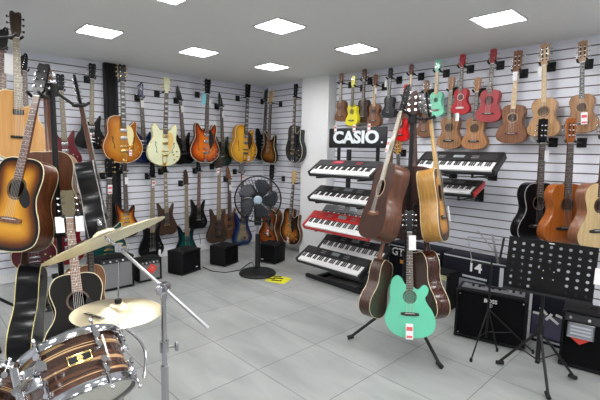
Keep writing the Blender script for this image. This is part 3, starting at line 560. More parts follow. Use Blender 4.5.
# ================================================================ keyboards
wk, bk = {}, mat('black_key', (.012, .012, .012), .3); ivory = mat('white_key', (.85, .85, .86), .3)
def keyboard(label, x0, x1, y, z, backpx, body, D=.27, th=.065, cap=None, grp='keyboards on the black keyboard stand', style=0, group_xr=False):
    W = x1-x0; ref = V((x1 if group_xr else x0, y, z+th*.6)); best = (9e9, 0)
    for k in range(0, 46):
        a = math.radians(k); e = abs(proj(ref+V((0, D*math.cos(a), D*math.sin(a))))[1]-backpx)
        if e < best[0]: best = (e, a)
    a = best[1]; c, s = math.cos(a), math.sin(a)
    t = thing('keyboard', label, 'keyboard', grp, frame(((x0+x1)/2, y, z), (1, 0, 0), (0, c, s), (0, -s, c)))
    key = (round(W, 3), D, style)
    if key not in wk:
        b = MB(); hw = W/2; yk = .148
        # side profile of the case with a well for the keys
        b.box((0, D/2, .012), (W, D, .024), bev=.006); b.box((0, .005, .018), (W-.01, .01, .022), bev=.003)
        for sg in (-1, 1): b.box((sg*(hw-.014), D/2-.002, th/2), (.028, D-.004, th), bev=.008)
        b.box((0, (yk+D)/2, th/2), (W-.02, D-yk, th), bev=.005); g = b
        n = 36; kw = (W-.06)/n
        white_ = MB().box((0, 0, 0), (kw*.93, .134, .02), bev=.0012).me(False); black_ = MB().box((0, 0, 0), (kw*.48, .072, .012), bev=.002).me(False)
        disp = MB().box((0, 0, 0), (.11, .045, .003)).me(False)
        for sg in (-1, 1):
            for k in range(7): g.box((sg*(hw-.12), yk+.02+k*.013, th+.0005), (.15, .005, .002), mi=1)
        grille = None
        for i in range(10): 
            for j in range(2): g.box((-.21+i*.015+(.27 if i > 4 else 0), yk+.04+j*.03, th+.001), (.009, .012, .004), mi=2)
        wk[key] = (b.me(False), white_, black_, disp, grille, None, n, kw)
    case, white_, black_, disp, grille, btn, n, kw = wk[key]
    mobj('case', case, [body, mat('grille_grey', (.06, .06, .065), .6) if body is not redK else mat('grille_red', (.3, .02, .02), .6), mat('button_grey', (.3, .3, .32), .5) if style != 2 else mat('button_red', (.55, .06, .1), .5)], t)
    if cap:
        for sg in (-1, 1): obj('end_cap', MB().box((sg*(W/2+.004), D/2, th/2), (.012, D-.01, th-.008), bev=.005), cap, t)
    for i in range(n):
        x = -W/2+.03+kw*(i+.5); mobj('white_key', white_, ivory, t, (x, .08, .042))
        if i % 7 not in (2, 6) and i < n-1: mobj('black_key', black_, bk, t, (x+kw/2, .111, .055))
    mobj('display', disp, mat('lcd', (.3, .35, .36), .2) if style != 2 else mat('display_red', (.5, .05, .09), .3), t, (0 if style != 2 else -.12, .21, th+.001))
    return t
redK = mat('keyboard_red', (.5, .02, .02), .35, coat=.3); kcase = mat('keyboard_black', (.016, .016, .018), .4); kgrey = mat('keyboard_grey', (.1, .1, .11), .4)
KB = [(-3.34, -2.45, 3.35, 1.225, 160.5, kcase, 2, 'black keyboard with red buttons, topmost on the keyboard stand'), (-3.34, -2.42, 3.35, .935, 186, kcase, 0, 'black keyboard second from the top on the keyboard stand'),
      (-3.41, -2.46, 3.35, .605, 210.5, redK, 0, 'red keyboard on the keyboard stand'), (-3.52, -2.55, 3.35, .18, 245.5, kcase, 0, 'black keyboard lowest on the keyboard stand'),
      (-3.4, -2.46, 3.6, .3, 234, kcase, 0, 'black keyboard set back just above the lowest one on the stand'), (-3.48, -2.56, 3.68, .64, 203, kgrey, 0, 'grey keyboard set back behind the red one on the stand')]
for x0, x1, y, z, bp, m, st, lb in KB: keyboard(lb, x0, x1, y, z, bp, m, style=st, D=.24 if y > 3.5 else .26)
keyboard('large black keyboard on wall brackets below the ukuleles', -2.3, -1.47, 3.86, 1.31, 152.4, kcase, D=.3, th=.07, grp='keyboards on wall brackets', style=1)
keyboard('small black keyboard with red ends on wall brackets, under the larger one', -2.42, -1.68, 3.92, 1.085, 182.4, kcase, D=.27, cap=redK, grp='keyboards on wall brackets', style=1, group_xr=True)
for x, z, lb in ((-2.1, 1.31, 'left bracket under the large wall keyboard'), (-1.68, 1.31, 'right bracket under the large wall keyboard'), (-2.25, 1.085, 'left bracket under the small wall keyboard'), (-1.8, 1.085, 'right bracket under the small wall keyboard')):
    t = thing('shelf_bracket', 'black '+lb, 'bracket', 'keyboard wall brackets', loc=(x, Y0, z))
    obj('wall_plate', MB().box((0, -.006, .0), (.09, .012, .14), bev=.003), black, t)
    obj('arm', MB().box((0, -.25, -.02), (.02, .49, .014)).box((0, -.485, -.005), (.02, .014, .04)).tube([(0, -.01, -.06), (0, -.25, -.025)], .006), blackm, t)
t = thing('keyboard_stand', 'black metal stand holding six keyboards beside the pillar', 'keyboard stand', loc=(-2.98, 3.9, 0))
for x in (-.3, .3):
    obj('upright', MB().box((x, .08, .78), (.05, .04, 1.52), bev=.004), blackm, t); obj('foot', MB().box((x, -.2, .025), (.05, .56, .05), bev=.008), black, t)
obj('base_bar', MB().box((0, -.47, .03), (.9, .05, .05), bev=.015), black, t); obj('base_plate', MB().box((0, -.1, .045), (.56, .36, .02), bev=.004), black, t)
for x0, x1, y, z, bp, m, st, lb in KB:
    for x in (-.3, .3): obj('support_arm', MB().box((x, (y+.06-3.98)/2+.08, z-.014), (.022, 3.98-y-.06, .018)), blackm, t)
t = thing('brand_sign', 'black shop sign with white lettering above the keyboard stand', 'sign', loc=(-3.18, 3.99, 1.68))
obj('sign_board', MB().box((0, 0, 0), (.88, .03, .245), bev=.012), mat('sign_black', (.012, .013, .016), .35), t)
me = text_mesh('CASIO', .2, .003, .008, 1); xs = [v.co.x for v in me.vertices]; k = .7/(max(xs)-min(xs))
for v in me.vertices: v.co.x *= k
mobj('lettering', me, mat('sign_white', (.8, .85, .9), .4), t, (-.01, -.017, 0)); obj('full_stop', MB().box((.385, -.017, -.055), (.02, .004, .02)), mat('sign_white', (.8, .85, .9), .4), t)
for x in (-.3, .3): obj('sign_post', MB().box((x, .03, -.2), (.04, .02, .2)), blackm, t)
for i, (x, c, lb) in enumerate(((-3.5, 'w', 'first'), (-3.2, 'red', 'second'), (-2.98, 'red', 'third'))):
    q = thing('price_card', 'small white price card on the top edge of the black sign, %s from the pillar' % lb, 'price card', 'price cards on the sign', loc=(x, 3.966, 1.84))
    mobj('card', tag2, [tagw, tagr], q)
# ================================================================ standing fan
hub = at(258, 199, 4.9); fd = V((-hub.x, -hub.y, 0)).normalized(); fx = UP.cross(-fd)*-1
fx = (-fd).cross(UP)
t = thing('pedestal_fan', 'black standing fan with a round wire cage and blue hub', 'fan', mw=frame((hub.x, hub.y, 0), fx, -fd, UP)); hz = hub.z; Rf = .272
obj('base', MB().lathe([(0, 0), (.222, 0), (.228, .014), (.21, .034), (.09, .055), (.045, .075), (0, .08)], (0, .07, 0), n=40), black, t)
obj('lower_column', MB().cyl((0, .07, .06), (0, .07, .5), .034, .03, 16), black, t); obj('pole', MB().cyl((0, .07, .48), (0, .07, hz-.12), .014), chrome, t)
obj('control_box', MB().box((0, .06, hz-.24), (.09, .06, .17), bev=.015), black, t)
obj('motor', MB().lathe([(0, .02), (.06, .03), (.075, .07), (.07, .14), (.04, .18), (0, .185)], (0, 0, hz), (0, 1, 0), 24).box((0, .1, hz-.1), (.05, .05, .12), bev=.01), black, t)
def cage(y_c, y_r, name):
    b = MB()
    for i in range(40):
        a = 2*PI*i/40; ca, sa = math.cos(a), math.sin(a); b.tube([(ca*.05, y_c, hz+sa*.05), (ca*Rf*.72, y_c, hz+sa*Rf*.72), (ca*Rf*.95, y_c*.5+y_r*.5, hz+sa*Rf*.95), (ca*Rf, y_r, hz+sa*Rf)], .0022, 3)
    for f, y in ((.35, y_c), (.72, y_c), (1, y_r)): b.tube([(math.cos(2*PI*i/40)*Rf*f, y, hz+math.sin(2*PI*i/40)*Rf*f) for i in range(40)], .003 if f < 1 else .009, 5, True)
    o = obj(name, b, black, t); return o
cage(-.1, -.02, 'front_cage'); cage(.06, -.015, 'rear_cage')
bl = MB(); rows = []
for r, a0, a1 in ((.05, -25, 30), (.11, -22, 42), (.17, -15, 50), (.215, -2, 48), (.235, 15, 38)):
    rows.append([bl.b.verts.new((r*math.cos(math.radians(a0+(a1-a0)*j/5)), .012-.05*(j/5-.5)*(.3+.7*min(1, r/.15)), r*math.sin(math.radians(a0+(a1-a0)*j/5)))) for j in range(6)])
for A, B in zip(rows, rows[1:]):
    for j in range(5): bl.b.faces.new((A[j], A[j+1], B[j+1], B[j]))
bme = bl.me(); bmat = mat('fan_blade', (.03, .034, .045), .3)
for i in range(5):
    o = mobj('blade', bme, bmat, t, (0, -.02, hz)); o.rotation_euler = (0, math.radians(72*i+20), 0); sm = o.modifiers.new('s', 'SOLIDIFY'); sm.thickness = .003
obj('hub_cap', MB().lathe([(0, 0), (.045, 0), (.05, .008), (.035, .02), (0, .022)], (0, -.1, hz), (0, -1, 0), 24), mat('hub_blue', (.32, .42, .5), .3, .3), t)
# ================================================================ amplifiers
tolex = mat('tolex', (.008, .008, .009), .7, bump=400, spec=.15); grey_cloth = mat('grille_cloth', (.2, .2, .21), .8, bump=700); blk_cloth = mat('black_cloth', (.007, .007, .008), 1, bump=700, spec=.06); panelm = mat('amp_panel', (.05, .05, .055), .35, .4)
def amp(label, fl, fr, w, h, d, grille, panel=True, tilt=0, knobs=5, name='guitar_amplifier', grp='small amplifiers on the floor', ph=.05, handle=True):
    """fl, fr: floor points of the front edge (only direction and middle are used)"""
    fl = V((*fl, 0)); fr = V((*fr, 0)); x = (fr-fl).normalized(); y = UP.cross(x); m = (fl+fr)/2
    t = thing(name, label, 'amplifier', grp, frame(m, x, y, UP))
    c = MB()
    for q, s_ in (((0, d/2, .008+.009), (w, d, .018)), ((0, d/2, h-.009), (w, d, .018)), ((-w/2+.009, d/2, h/2+.004), (.018, d, h-.01)), ((w/2-.009, d/2, h/2+.004), (.018, d, h-.01)), ((0, d-.01, h/2), (w-.01, .016, h-.02))): c.box(q, s_, bev=.005)
    obj('cabinet', c, tolex, t); top = h-.02-(ph if panel else 0)
    obj('grille', MB().box((0, .018, (.026+top)/2), (w-.036, .012, top-.026)), grille, t)
    if panel:
        p = obj('control_panel', MB().box((0, .02, h-.02-ph/2), (w-.036, .02, ph-.004)), panelm, t)
        kn = MB().cyl((0, 0, 0), (0, -.014, 0), .009, n=10).me()
        for i in range(knobs): mobj('knob', kn, white if i % 2 else steel, p, (-w/2+.05+i*(w-.1)/max(1, knobs-1), .01, h-.02-ph/2))
    if handle: obj('handle', MB().tube([(-w*.22, d/2, h-.003), (-w*.2, d/2, h+.02), (w*.2, d/2, h+.02), (w*.22, d/2, h-.003)], .007, 6), black, t)
    cr = MB().box((0, 0, 0), (.026, .026, .02), bev=.006).me()
    for sx_ in (-1, 1):
        for z in (.018, h-.012): mobj('corner_guard', cr, black, t, (sx_*(w/2-.011), .008, z))
        obj('rubber_foot', MB().cyl((sx_*(w/2-.03), .03, 0), (sx_*(w/2-.03), .03, .012), .012), black, t)
    return t
amp('grey fronted amplifier standing below the teal guitar, left of the one with the red card', (-4.42, 1.4), (-4.42, 1.74), .36, .36, .2, grey_cloth)
amp('grey amplifier low behind the left guitar tree, mostly hidden', (-3.62, .52), (-3.5, .92), .42, .3, .2, grey_cloth)
t = amp('small grey fronted amplifier with a red card on its grille', (-4.47, 1.82), (-4.47, 2.09), .27, .265, .17, grey_cloth)
k = obj('red_card', MB().box((0, 0, 0), (.085, .002, .085), bev=0), mat('card_red', (.75, .06, .04), .5), t, (.015, -.012, .15)); k.rotation_euler = (0, math.radians(38), 0)
k2 = obj('card_print', MB().box((0, -.0015, .012), (.04, .001, .008)).box((0, -.0015, -.01), (.05, .001, .005)), mat('card_pale', (.8, .3, .28), .5), k)
t = amp('plain black speaker cabinet under the teal bass guitar', (-4.4, 2.31), (-4.5, 2.62), .32, .29, .24, blk_cloth, panel=False); obj('badge', MB().box((.1, .01, .06), (.035, .003, .008)), white, t)
amp('small black amplifier behind the fan cable, under the walnut bass guitar', (-4.4, 2.9), (-4.5, 3.2), .29, .26, .25, blk_cloth, ph=.03, knobs=4, panel=False)
t = amp('small black amplifier right behind the standing fan', (-4.32, 3.4), (-4.08, 3.48), .27, .265, .26, blk_cloth, panel=False); obj('badge', MB().box((-.08, .01, .05), (.035, .003, .008)), white, t)
t = amp('large black amplifier on the floor behind the wire music stand', (-1.47, 3.22), (-.97, 3.35), .52, .41, .24, blk_cloth, panel=False, name='guitar_amplifier', grp='large amplifiers by the right wall')
obj('top_panel', MB().box((0, .12, .412), (.46, .12, .008), bev=.002), mat('top_panel', (.2, .2, .22), .4, .4), t)
kn = MB().cyl((0, 0, 0), (0, 0, .016), .01, n=10).me()
for i in range(9): mobj('knob', kn, black if i % 3 else steel, t, (-.2+i*.05, .12, .416))
mobj('lettering', text_mesh('BOSS', .042, .001, .001), white, t, (.0, .009, .345)); obj('emblem', MB().lathe([(.011, 0), (.016, 0), (.016, .003), (.011, .003), (.011, 0)], (0, .011, .31), (0, -1, 0), 16, False).box((0, .009, .31), (.008, .003, .02)), steel, t)
for sx_ in (-1, 1):
    for z in (.04, .37): obj('screw', MB().cyl((sx_*.23, .012, z), (sx_*.23, .008, z), .006), steel, t)
t = amp('black amplifier with a script letter badge at the right edge of the photo', (-.74, 3.33), (-.2, 3.42), .54, .42, .24, blk_cloth, name='guitar_amplifier', grp='large amplifiers by the right wall', ph=.06)
mobj('lettering', text_mesh('F', .085, .001, .004), white, t, (-.205, .006, .27)); 
q = thing('card_holder', 'clear plastic card holder with a red card hanging on the right edge amplifier', 'card holder', mw=frame((-.62, 3.335, .29), (.98, .17, 0), (-.17, .98, 0), UP))
obj('sleeve', MB().box((0, 0, 0), (.15, .006, .1), bev=.012), mat('clear_grey', (.3, .32, .36), .25), q); obj('wire_rim', MB().tube([(-.078, -.003, -.052), (.078, -.003, -.052), (.078, -.003, .052), (-.078, -.003, .052)], .0035, 6, True), steel, q)
for z in (-.025, 0, .025): obj('line_of_print', MB().box((0, -.004, z), (.12, .001, .012)), mat('print_pale', (.55, .57, .62), .5), q)
rc = MB(); rc.prism([(-.07, -.05), (.07, -.05), (0, -.1)], .002, .005); obj('red_card', rc, mat('card_red', (.75, .06, .04), .5), q)
# boxes along the right wall
navy = mat('carton_black', (.008, .009, .015), .6, spec=.15); photo_g = mat('carton_print_grey', (.22, .23, .27), .6); silver = mat('carton_silver', (.5, .52, .56), .4)
def carton(label, x0, x1, y0, h, marks):
    t = thing('instrument_carton', label, 'box', 'black cartons along the right wall', loc=((x0+x1)/2, y0, 0)); w = x1-x0
    obj('carton', MB().box((0, .13, h/2), (w, .26, h), bev=.003), navy, t)
    for nm, (x, z, dx, dz), m in marks: obj(nm, MB().box((x, -.001, z), (dx, .002, dz)), m, t)
    return t
o = carton('black carton with white script lettering, low behind the middle guitar tree', -2.62, -1.99, 3.95, .5, [('printed_stripe', (0, .47, .6, .012), silver), ('orange_seal', (-.14, .3, .05, .04), mat('seal_orange', (.75, .3, .03), .5))])
mobj('lettering', text_mesh('GT', .12, .001, .002), white, o, (-.2, -.003, .4))
sq = MB()
for i in range(14): 
    x = -.02+random.random()*.3; z = .3+random.random()*.14; sq.box((x, -.002, z), (.02+random.random()*.05, .002, .008+random.random()*.02), Matrix.Rotation(random.random()*2-1, 3, 'Y'))
obj('printed_splash', sq, photo_g, o, smooth=False)
o = carton('black carton with a white number and silver stripes, behind the large amplifier', -1.97, -1.3, 3.95, .5, [('silver_stripe', (.25, .27, .035, .38), silver), ('silver_stripe', (.33, .27, .02, .38), silver), ('printed_photo', (-.02, .22, .26, .12), photo_g), ('pale_strip', (.0, .31, .24, .02), silver), ('top_edge_print', (0, .485, .64, .012), silver), ('printed_lines', (-.22, .2, .1, .16), photo_g), ('yellow_mark', (.05, .2, .04, .04), mat('seal_orange', (.75, .3, .03), .5))])
mobj('lettering', text_mesh('14', .14, .001, .003), white, o, (0, -.003, .41))
o = carton('dark violet carton standing between the two large amplifiers', -1.02, -.68, 3.62, .42, [('printed_sky', (0, .14, .32, .2), mat('carton_violet', (.08, .075, .13), .5)), ('white_stripe', (0, .04, .33, .03), silver)])
sq = MB()
for i in range(7): sq.box((-.12+.04*i, -.003, .24+.03*math.sin(i*1.7)), (.07, .002, .02), Matrix.Rotation(math.sin(i*2.3), 3, 'Y'))
obj('printed_splash', sq, white, o, smooth=False)
t = amp('low black amplifier with a cream control strip behind the middle guitar tree', (-2.06, 3.62), (-1.74, 3.62), .32, .38, .2, grey_cloth, grp='large amplifiers by the right wall', ph=.05); 
o = [c for c in t.children if c.name.startswith('control_panel')][0]; o.material_slots[0].material = mat('panel_cream', (.5, .48, .25), .5)
# ================================================================ music stands
t = thing('music_stand', 'black orchestral music stand with a perforated desk, right foreground', 'music stand', loc=(-.79, 3.0, 0))
a = math.radians(9); dm = frame((.0, -.01, .765), (1, .035, .03), (0, math.cos(a), math.sin(a)*1), (0, -math.sin(a), math.cos(a)))
dm = Matrix.Translation((.03, -.01, .775)) @ Matrix.Rotation(math.radians(13), 4, 'Z') @ Matrix.Rotation(math.radians(1.5), 4, 'Y') @ Matrix.Rotation(-a, 4, 'X')
W2, H2 = .25, .175; q = [V((-W2, -H2)), V((W2, -H2)), V((W2, H2)), V((-W2, H2))]; vs = list(q); cons = [(i, (i+1) % 4) for i in range(4)]; hs = []
for i in range(9):
    for j in range(7):
        if 3 <= i <= 5 and j < 3: continue
        c = V((-.212+i*.053, -.14+j*.046)); hs.append(c); k0 = len(vs); vs += [c+V((math.cos(2*PI*m/12), math.sin(2*PI*m/12)))*.0096 for m in range(12)]; cons += [(k0+m, k0+(m+1) % 12) for m in range(12)]
r = geometry.delaunay_2d_cdt(vs, cons, [[0, 1, 2, 3]], 1, 1e-6); b = MB(); bv = [b.b.verts.new((p.x, 0, p.y)) for p in r[0]]
for f in r[2]:
    c = sum((r[0][i] for i in f), V((0, 0)))/len(f)
    if any((c-h_).length < .0093 for h_ in hs): continue
    b.b.faces.new([bv[i] for i in f])
for f in b.b.faces:
    if f.normal.y > 0: f.normal_flip()
g = bmesh.ops.solidify(b.b, geom=b.b.faces[:], thickness=.003)
dk = obj('desk', b, blackm, t, smooth=False); dk.matrix_local = dm
lip = obj('ledge', MB().box((0, -.025, -H2), (2*W2, .05, .004), bev=.0015).box((0, -.05, -H2+.006), (2*W2, .003, .016)), blackm, t); lip.matrix_local = dm
for x in (-.03, .03):
    for z in (-.02, -.07): rv = obj('rivet', MB().cyl((x, -.001, z), (x, -.005, z), .004, n=8), white, t); rv.matrix_local = dm
bd = obj('badge', MB().box((0, -.002, H2-.014), (.03, .002, .006)), white, t); bd.matrix_local = dm
cdx = obj('price_card', MB().box((.262, -.012, .0), (.04, .002, .1)), tagw, t); cdx.matrix_local = dm
obj('post', MB().cyl((0, .03, .1), (0, .03, .45), .015).cyl((0, .03, .4), (0, .03, .74), .011).box((0, .02, .75), (.06, .03, .05), bev=.005), blackm, t)
obj('hub', MB().cyl((0, .03, .3), (0, .03, .36), .026), black, t)
for x, y in ((-.24, 0.0), (.19, .18), (.14, -.21)):
    l = obj('leg', MB().tube([(0, .03, .33), (x, y, .018)], .009, 8), blackm, t); obj('brace', MB().tube([(0, .03, .12), (x*.5, .03+(y-.03)*.5, .175)], .005, 6), blackm, l)
    h = V((x, y, 0)).normalized(); obj('rubber_foot', MB().cyl((x-h.x*.035, y-h.y*.035, .03), (x+h.x*.012, y+h.y*.012, .015), .014), black, l)
c0 = at(492, 258, 3.12); t = thing('folding_music_stand', 'thin folding wire music stand in front of the large black amplifier', 'music stand', loc=(c0.x, c0.y, 0))
rel = lambda px, py, d=3.12: tuple(at(px, py, d)-V((c0.x, c0.y, 0)))
obj('post', MB().cyl((0, 0, .1), (0, 0, c0.z), .008), blackm, t)
for p_, q_ in (((468, 237), (472, 262)), ((468, 237), (509, 241)), ((478, 231), (498, 256)), ((471, 251), (509, 253))): obj('wire_bar', MB().tube([rel(*p_), rel(*q_)], .0035, 6), steel, t)
obj('centre_bar', MB().tube([rel(492, 234), rel(498, 264, 3.1)], .009, 6), steel, t); obj('centre_bar', MB().tube([rel(504, 238), rel(499, 264, 3.1)], .009, 6), blackm, t)
obj('ledge', MB().tube([rel(471, 262, 3.08), rel(512, 268, 3.08)], .006, 6), blackm, t)
for px, py in ((471, 360), (497, 350), (533, 352)):
    f = on(px, py, 2, .012)-V((c0.x, c0.y, 0)); l = obj('leg', MB().tube([(0, 0, .33), tuple(f)], .006, 6), blackm, t); obj('brace', MB().tube([(0, 0, .14), tuple(V((0, 0, .33)).lerp(f, .55))], .004, 6), blackm, l)
    obj('rubber_foot', MB().cyl(tuple(f-V((0, 0, .012))), tuple(f+V((0, 0, .015))), .01), black, l)
# ================================================================ floor marking, cable
t = thing('hazard_tape', 'yellow and black tape square stuck on the floor beside the fan', 'floor tape', loc=(-3.6, 3.1, 0))
tp_ = [V((-3.63, 2.95)), V((-3.79, 3.17)), V((-3.49, 3.25)), V((-3.4, 3.04))]
b = MB(); lo = [b.b.verts.new((p.x+3.6, p.y-3.1, .0005)) for p in tp_]; hi = [b.b.verts.new((p.x+3.6, p.y-3.1, .0025)) for p in tp_]; b.b.faces.new(lo); b.b.faces.new(hi)
for i in range(4): b.b.faces.new((lo[i], lo[(i+1) % 4], hi[(i+1) % 4], hi[i]))
obj('yellow_tape', b, mat('tape_yellow', (.75, .72, .02), .5), t, smooth=False)
for cx, cy, an in ((-.06, -.05, .6), (0, .03, .6), (.05, -.04, .6), (-.07, .06, .6)): obj('black_stripe', MB().box((cx, cy, .0035), (.12, .035, .002), Matrix.Rotation(an, 3, 'Z')), black, t)
pts = [on(px, py, 2, .008) for px, py in ((203, 267), (212, 271), (225, 272.5), (240, 270), (248, 264), (252, 262))]
b = MB(); b.tube([tuple(p) for p in pts]+[(hub.x-.05, hub.y+.02, .05)], .005, 6); tag(obj('power_cable', b, black), 'thin black power cable on the floor from the black cabinet to the fan', 'cable')
b = MB(); w_ = [on(px, py, 0, X0+.012) for px, py in ((199, 234), (200.5, 240), (200, 247), (198, 253))]; b.tube([tuple(p) for p in w_], .004, 6); tag(obj('wall_cable', b, black), 'short black cable hanging down the left wall above the black cabinet', 'cable')
# ================================================================ drums and cymbals
def local_basis(px, py):
    r = ray(px, py); R_ = (CR-r*CR.dot(r)).normalized(); U_ = R_.cross(r); return R_, U_, r
shell = mat('striped_shell', (.2, .08, .04), .12, coat=1); nt = shell.node_tree
tc = nt.nodes.new('ShaderNodeTexCoord'); mp = nt.nodes.new('ShaderNodeMapping'); mp.inputs['Scale'].default_value = (.1, .1, 6); nz = nt.nodes.new('ShaderNodeTexNoise'); nz.inputs['Scale'].default_value = 6; nz.inputs['Detail'].default_value = 2
r_ = nt.nodes.new('ShaderNodeValToRGB'); r_.color_ramp.interpolation = 'CONSTANT'; el = r_.color_ramp.elements
st = [(0, (.055, .022, .014)), (.36, (.6, .4, .2)), (.4, (.1, .04, .022)), (.47, (.045, .02, .013)), (.52, (.09, .04, .025)), (.57, (.55, .34, .17)), (.62, (.06, .025, .015)), (.68, (.5, .32, .16))]
while len(el) < len(st): el.new(.5)
for e, (p, c) in zip(el, st): e.position = p; e.color = (*c, 1)
nt.links.new(tc.outputs['Object'], mp.inputs[0]); nt.links.new(mp.outputs[0], nz.inputs['Vector']); nt.links.new(nz.outputs['Fac'], r_.inputs[0]); nt.links.new(r_.outputs[0], bsdf(shell).inputs['Base Color'])
headm = mat('drum_head', (.7, .68, .6), .35)
def drum(label, px, py, dep, ax, R0, D, lug_off=0, badge=None):
    c = at(px, py, dep); R_, U_, r = local_basis(px, py); Z = (R_*ax[0]+U_*ax[1]+r*ax[2]).normalized(); X = (-r-Z*(-r).dot(Z)).normalized(); Yv = Z.cross(X)
    t = thing('tom_drum', label, 'drum', 'tom drums', frame(c, X, Yv, Z)); h = D/2
    obj('shell', MB().lathe([(R0-.008, -h), (R0, -h), (R0, h), (R0-.008, h), (R0-.008, -h)], n=64, cap=False), shell, t)
    hoop = MB().lathe([(R0+.005, -.013), (R0+.011, -.013), (R0+.008, -.009), (R0+.007, .007), (R0+.011, .011), (R0+.003, .012), (R0+.003, -.009), (R0+.005, -.013)], n=64, cap=False).me()
    for s in (1, -1):
        o = mobj('hoop', hoop, chrome, t, (0, 0, s*(h+.004))); o.rotation_euler = (0 if s > 0 else PI, 0, 0)
        obj('drum_head', MB().lathe([(0, s*(h+.006)), (R0-.006, s*(h+.006)), (R0+.004, s*(h-.002))], n=48, cap=False), headm, t)
    lug = MB().box((0, 0, 0), (.014, .012, .05), bev=.004).cyl((.004, 0, .018), (.012, 0, .018), .01, n=10).cyl((.004, 0, -.014), (.012, 0, -.014), .008, n=10).me(); rod = MB().cyl((0, 0, 0), (0, 0, .055), .003, n=6).box((0, 0, .055), (.012, .01, .012), bev=.003).me()
    for i in range(6):
        a = 2*PI*i/6+lug_off
        for s in (1, -1):
            o = mobj('lug', lug, chrome, t, ((R0+.006)*math.cos(a), (R0+.006)*math.sin(a), s*h*.52)); o.rotation_euler = (0, 0, a)
            q = mobj('tension_rod', rod, chrome, t, ((R0+.012)*math.cos(a), (R0+.012)*math.sin(a), s*(h*.52+.01))); q.rotation_euler = (0 if s > 0 else PI, 0, 0)
    if badge is not None:
        ca, sa = math.cos(badge), math.sin(badge)
        bo = obj('badge', MB().box((0, 0, 0), (.005, .062, .03), bev=.002), gold, t, ((R0+.002)*ca, (R0+.002)*sa, .005)); bo.rotation_euler = (0, 0, badge)
        for y in (-.017, .017): obj('badge_inlay', MB().box((.003, y, 0), (.002, .022, .018)), black, bo)
        obj('badge_medallion', MB().cyl((.002, 0, 0), (.006, 0, 0), .008), gold, bo)
    return t, c, X, Yv, Z
t, c, X, Yv, Z = drum('striped walnut and maple tom drum with chrome hoops in the lower left foreground', 78, 377, 1.24, (-.42, .88, .3), .136, .15, .5, .12)
arc = MB(); arc.tube([((.165+.03*math.sin(u*PI))*math.cos(1.45), (.165+.03*math.sin(u*PI))*math.sin(1.45), .08-.17*u) for u in [k/10 for k in range(11)]], .0045, 8); obj('suspension_mount', arc, chrome, t)
mt = MB(); mt.box((.165, -.1, -.01), (.03, .05, .06), bev=.008); mt.cyl((.17, -.1, -.01), (.21, -.13, -.04), .012); mt.cyl((.2, -.125, .02), (.2, -.125, -.09), .0105); mt.cyl((.19, -.08, .0), (.21, -.07, .0), .014); obj('tom_mount', mt, chrome, t)
# second tom cut by the frame edge
t2 = drum('striped tom drum with chrome hardware cut off by the lower left corner', -36, 412, 1.28, (.1, .95, .25), .152, .2, .35)[0]
t = thing('drum_rack_stand', 'chrome tom stand with clamps between the two drums', 'drum stand', loc=tuple(V((at(38, 392, 1.33).x, at(38, 392, 1.33).y, 0)))); zc_ = at(38, 392, 1.33).z
obj('post', MB().cyl((0, 0, .15), (0, 0, zc_), .0135, n=16), chrome, t); obj('clamp', MB().box((0, 0, zc_), (.05, .045, .05), bev=.01).cyl((0, 0, zc_-.03), (0, 0, zc_+.045), .019).cyl((.03, 0, zc_), (.05, 0, zc_), .008), chrome, t)
obj('clamp', MB().box((.0, .0, zc_-.1), (.045, .04, .04), bev=.01).cyl((-.03, -.01, zc_-.1), (-.055, -.02, zc_-.1), .01), chrome, t)
R_, U_, r0 = local_basis(38, 380)
for q in (R_*.08-r0*.02+U_*.0, -R_*.12): obj('l_rod', MB().tube([(0, 0, zc_), tuple(V((0, 0, zc_+.02))+q*.6), tuple(V((0, 0, zc_))+q)], .0055, 8), chrome, t)
for k in range(3): obj('leg', MB().tube([(0, 0, .3), (.3*math.cos(k*2.094+.5), .3*math.sin(k*2.094+.5), .012)], .009, 8), chrome, t)
cym = mat('cymbal_bronze', (.9, .8, .56), .32, 1); cym_n = cym.node_tree
bsdf(cym).inputs['Anisotropic'].default_value = .75
tg_ = cym_n.nodes.new('ShaderNodeTangent'); tg_.direction_type = 'RADIAL'; tg_.axis = 'Z'; cym_n.links.new(tg_.outputs[0], bsdf(cym).inputs['Tangent'])
def cymbal(label, px, py, dep, R0, nx, nu, nr, word=True):
    c = at(px, py, dep); R_, U_, r = local_basis(px, py); Z = (R_*nx+U_*nu+r*nr).normalized(); X = (R_-Z*R_.dot(Z)).normalized()
    t = thing('cymbal', label, 'cymbal', 'bronze cymbals', frame(c, X, Z.cross(X), Z)); b = MB(); b.lathe([(.006, .03), (.02, .029), (.034, .022), (.042, .014), (R0*.5, .008), (R0*.85, -.002), (R0, -.008), (R0, -.0095), (R0*.5, .0065), (.042, .0125), (.034, .02), (.006, .028), (.006, .03)], n=72, cap=False)
    obj('plate', b, cym, t); obj('felt', MB().cyl((0, 0, .03), (0, 0, .045), .014), mat('felt', (.02, .02, .02), .9), t); obj('felt', MB().cyl((0, 0, .014), (0, 0, .028), .014), mat('felt', (.02, .02, .02), .9), t)
    if word:
        me = text_mesh('Zildjian', R0*.23, .0004, .0006)
        for v in me.vertices: v.co = V((v.co.x, v.co.z, -v.co.y))
        o = mobj('lettering', me, black, t, (-R0*.45, -R0*.35, .0065)); o.rotation_euler = (-.03, -.03, -.9)
    return t, c, Z
hh, hc, hZ = cymbal('bright bronze cymbal lying almost flat, directly behind the striped drum', 118, 310, 1.66, .172, -.08, .93, -.34)
cc, ccn, cZ = cymbal('large bronze crash cymbal tilted steeply on the boom arm, seen nearly edge on', 106, 238, 1.42, .205, -.4, .91, .085)
t = thing('cymbal_stand', 'chrome boom cymbal stand in front, its long arm pointing down to the right', 'cymbal stand', loc=(0, 0, 0))
pb = at(163, 290, 1.47); t.location = (pb.x, pb.y, 0); O = V((pb.x, pb.y, 0)); rl = lambda v: tuple(v-O)
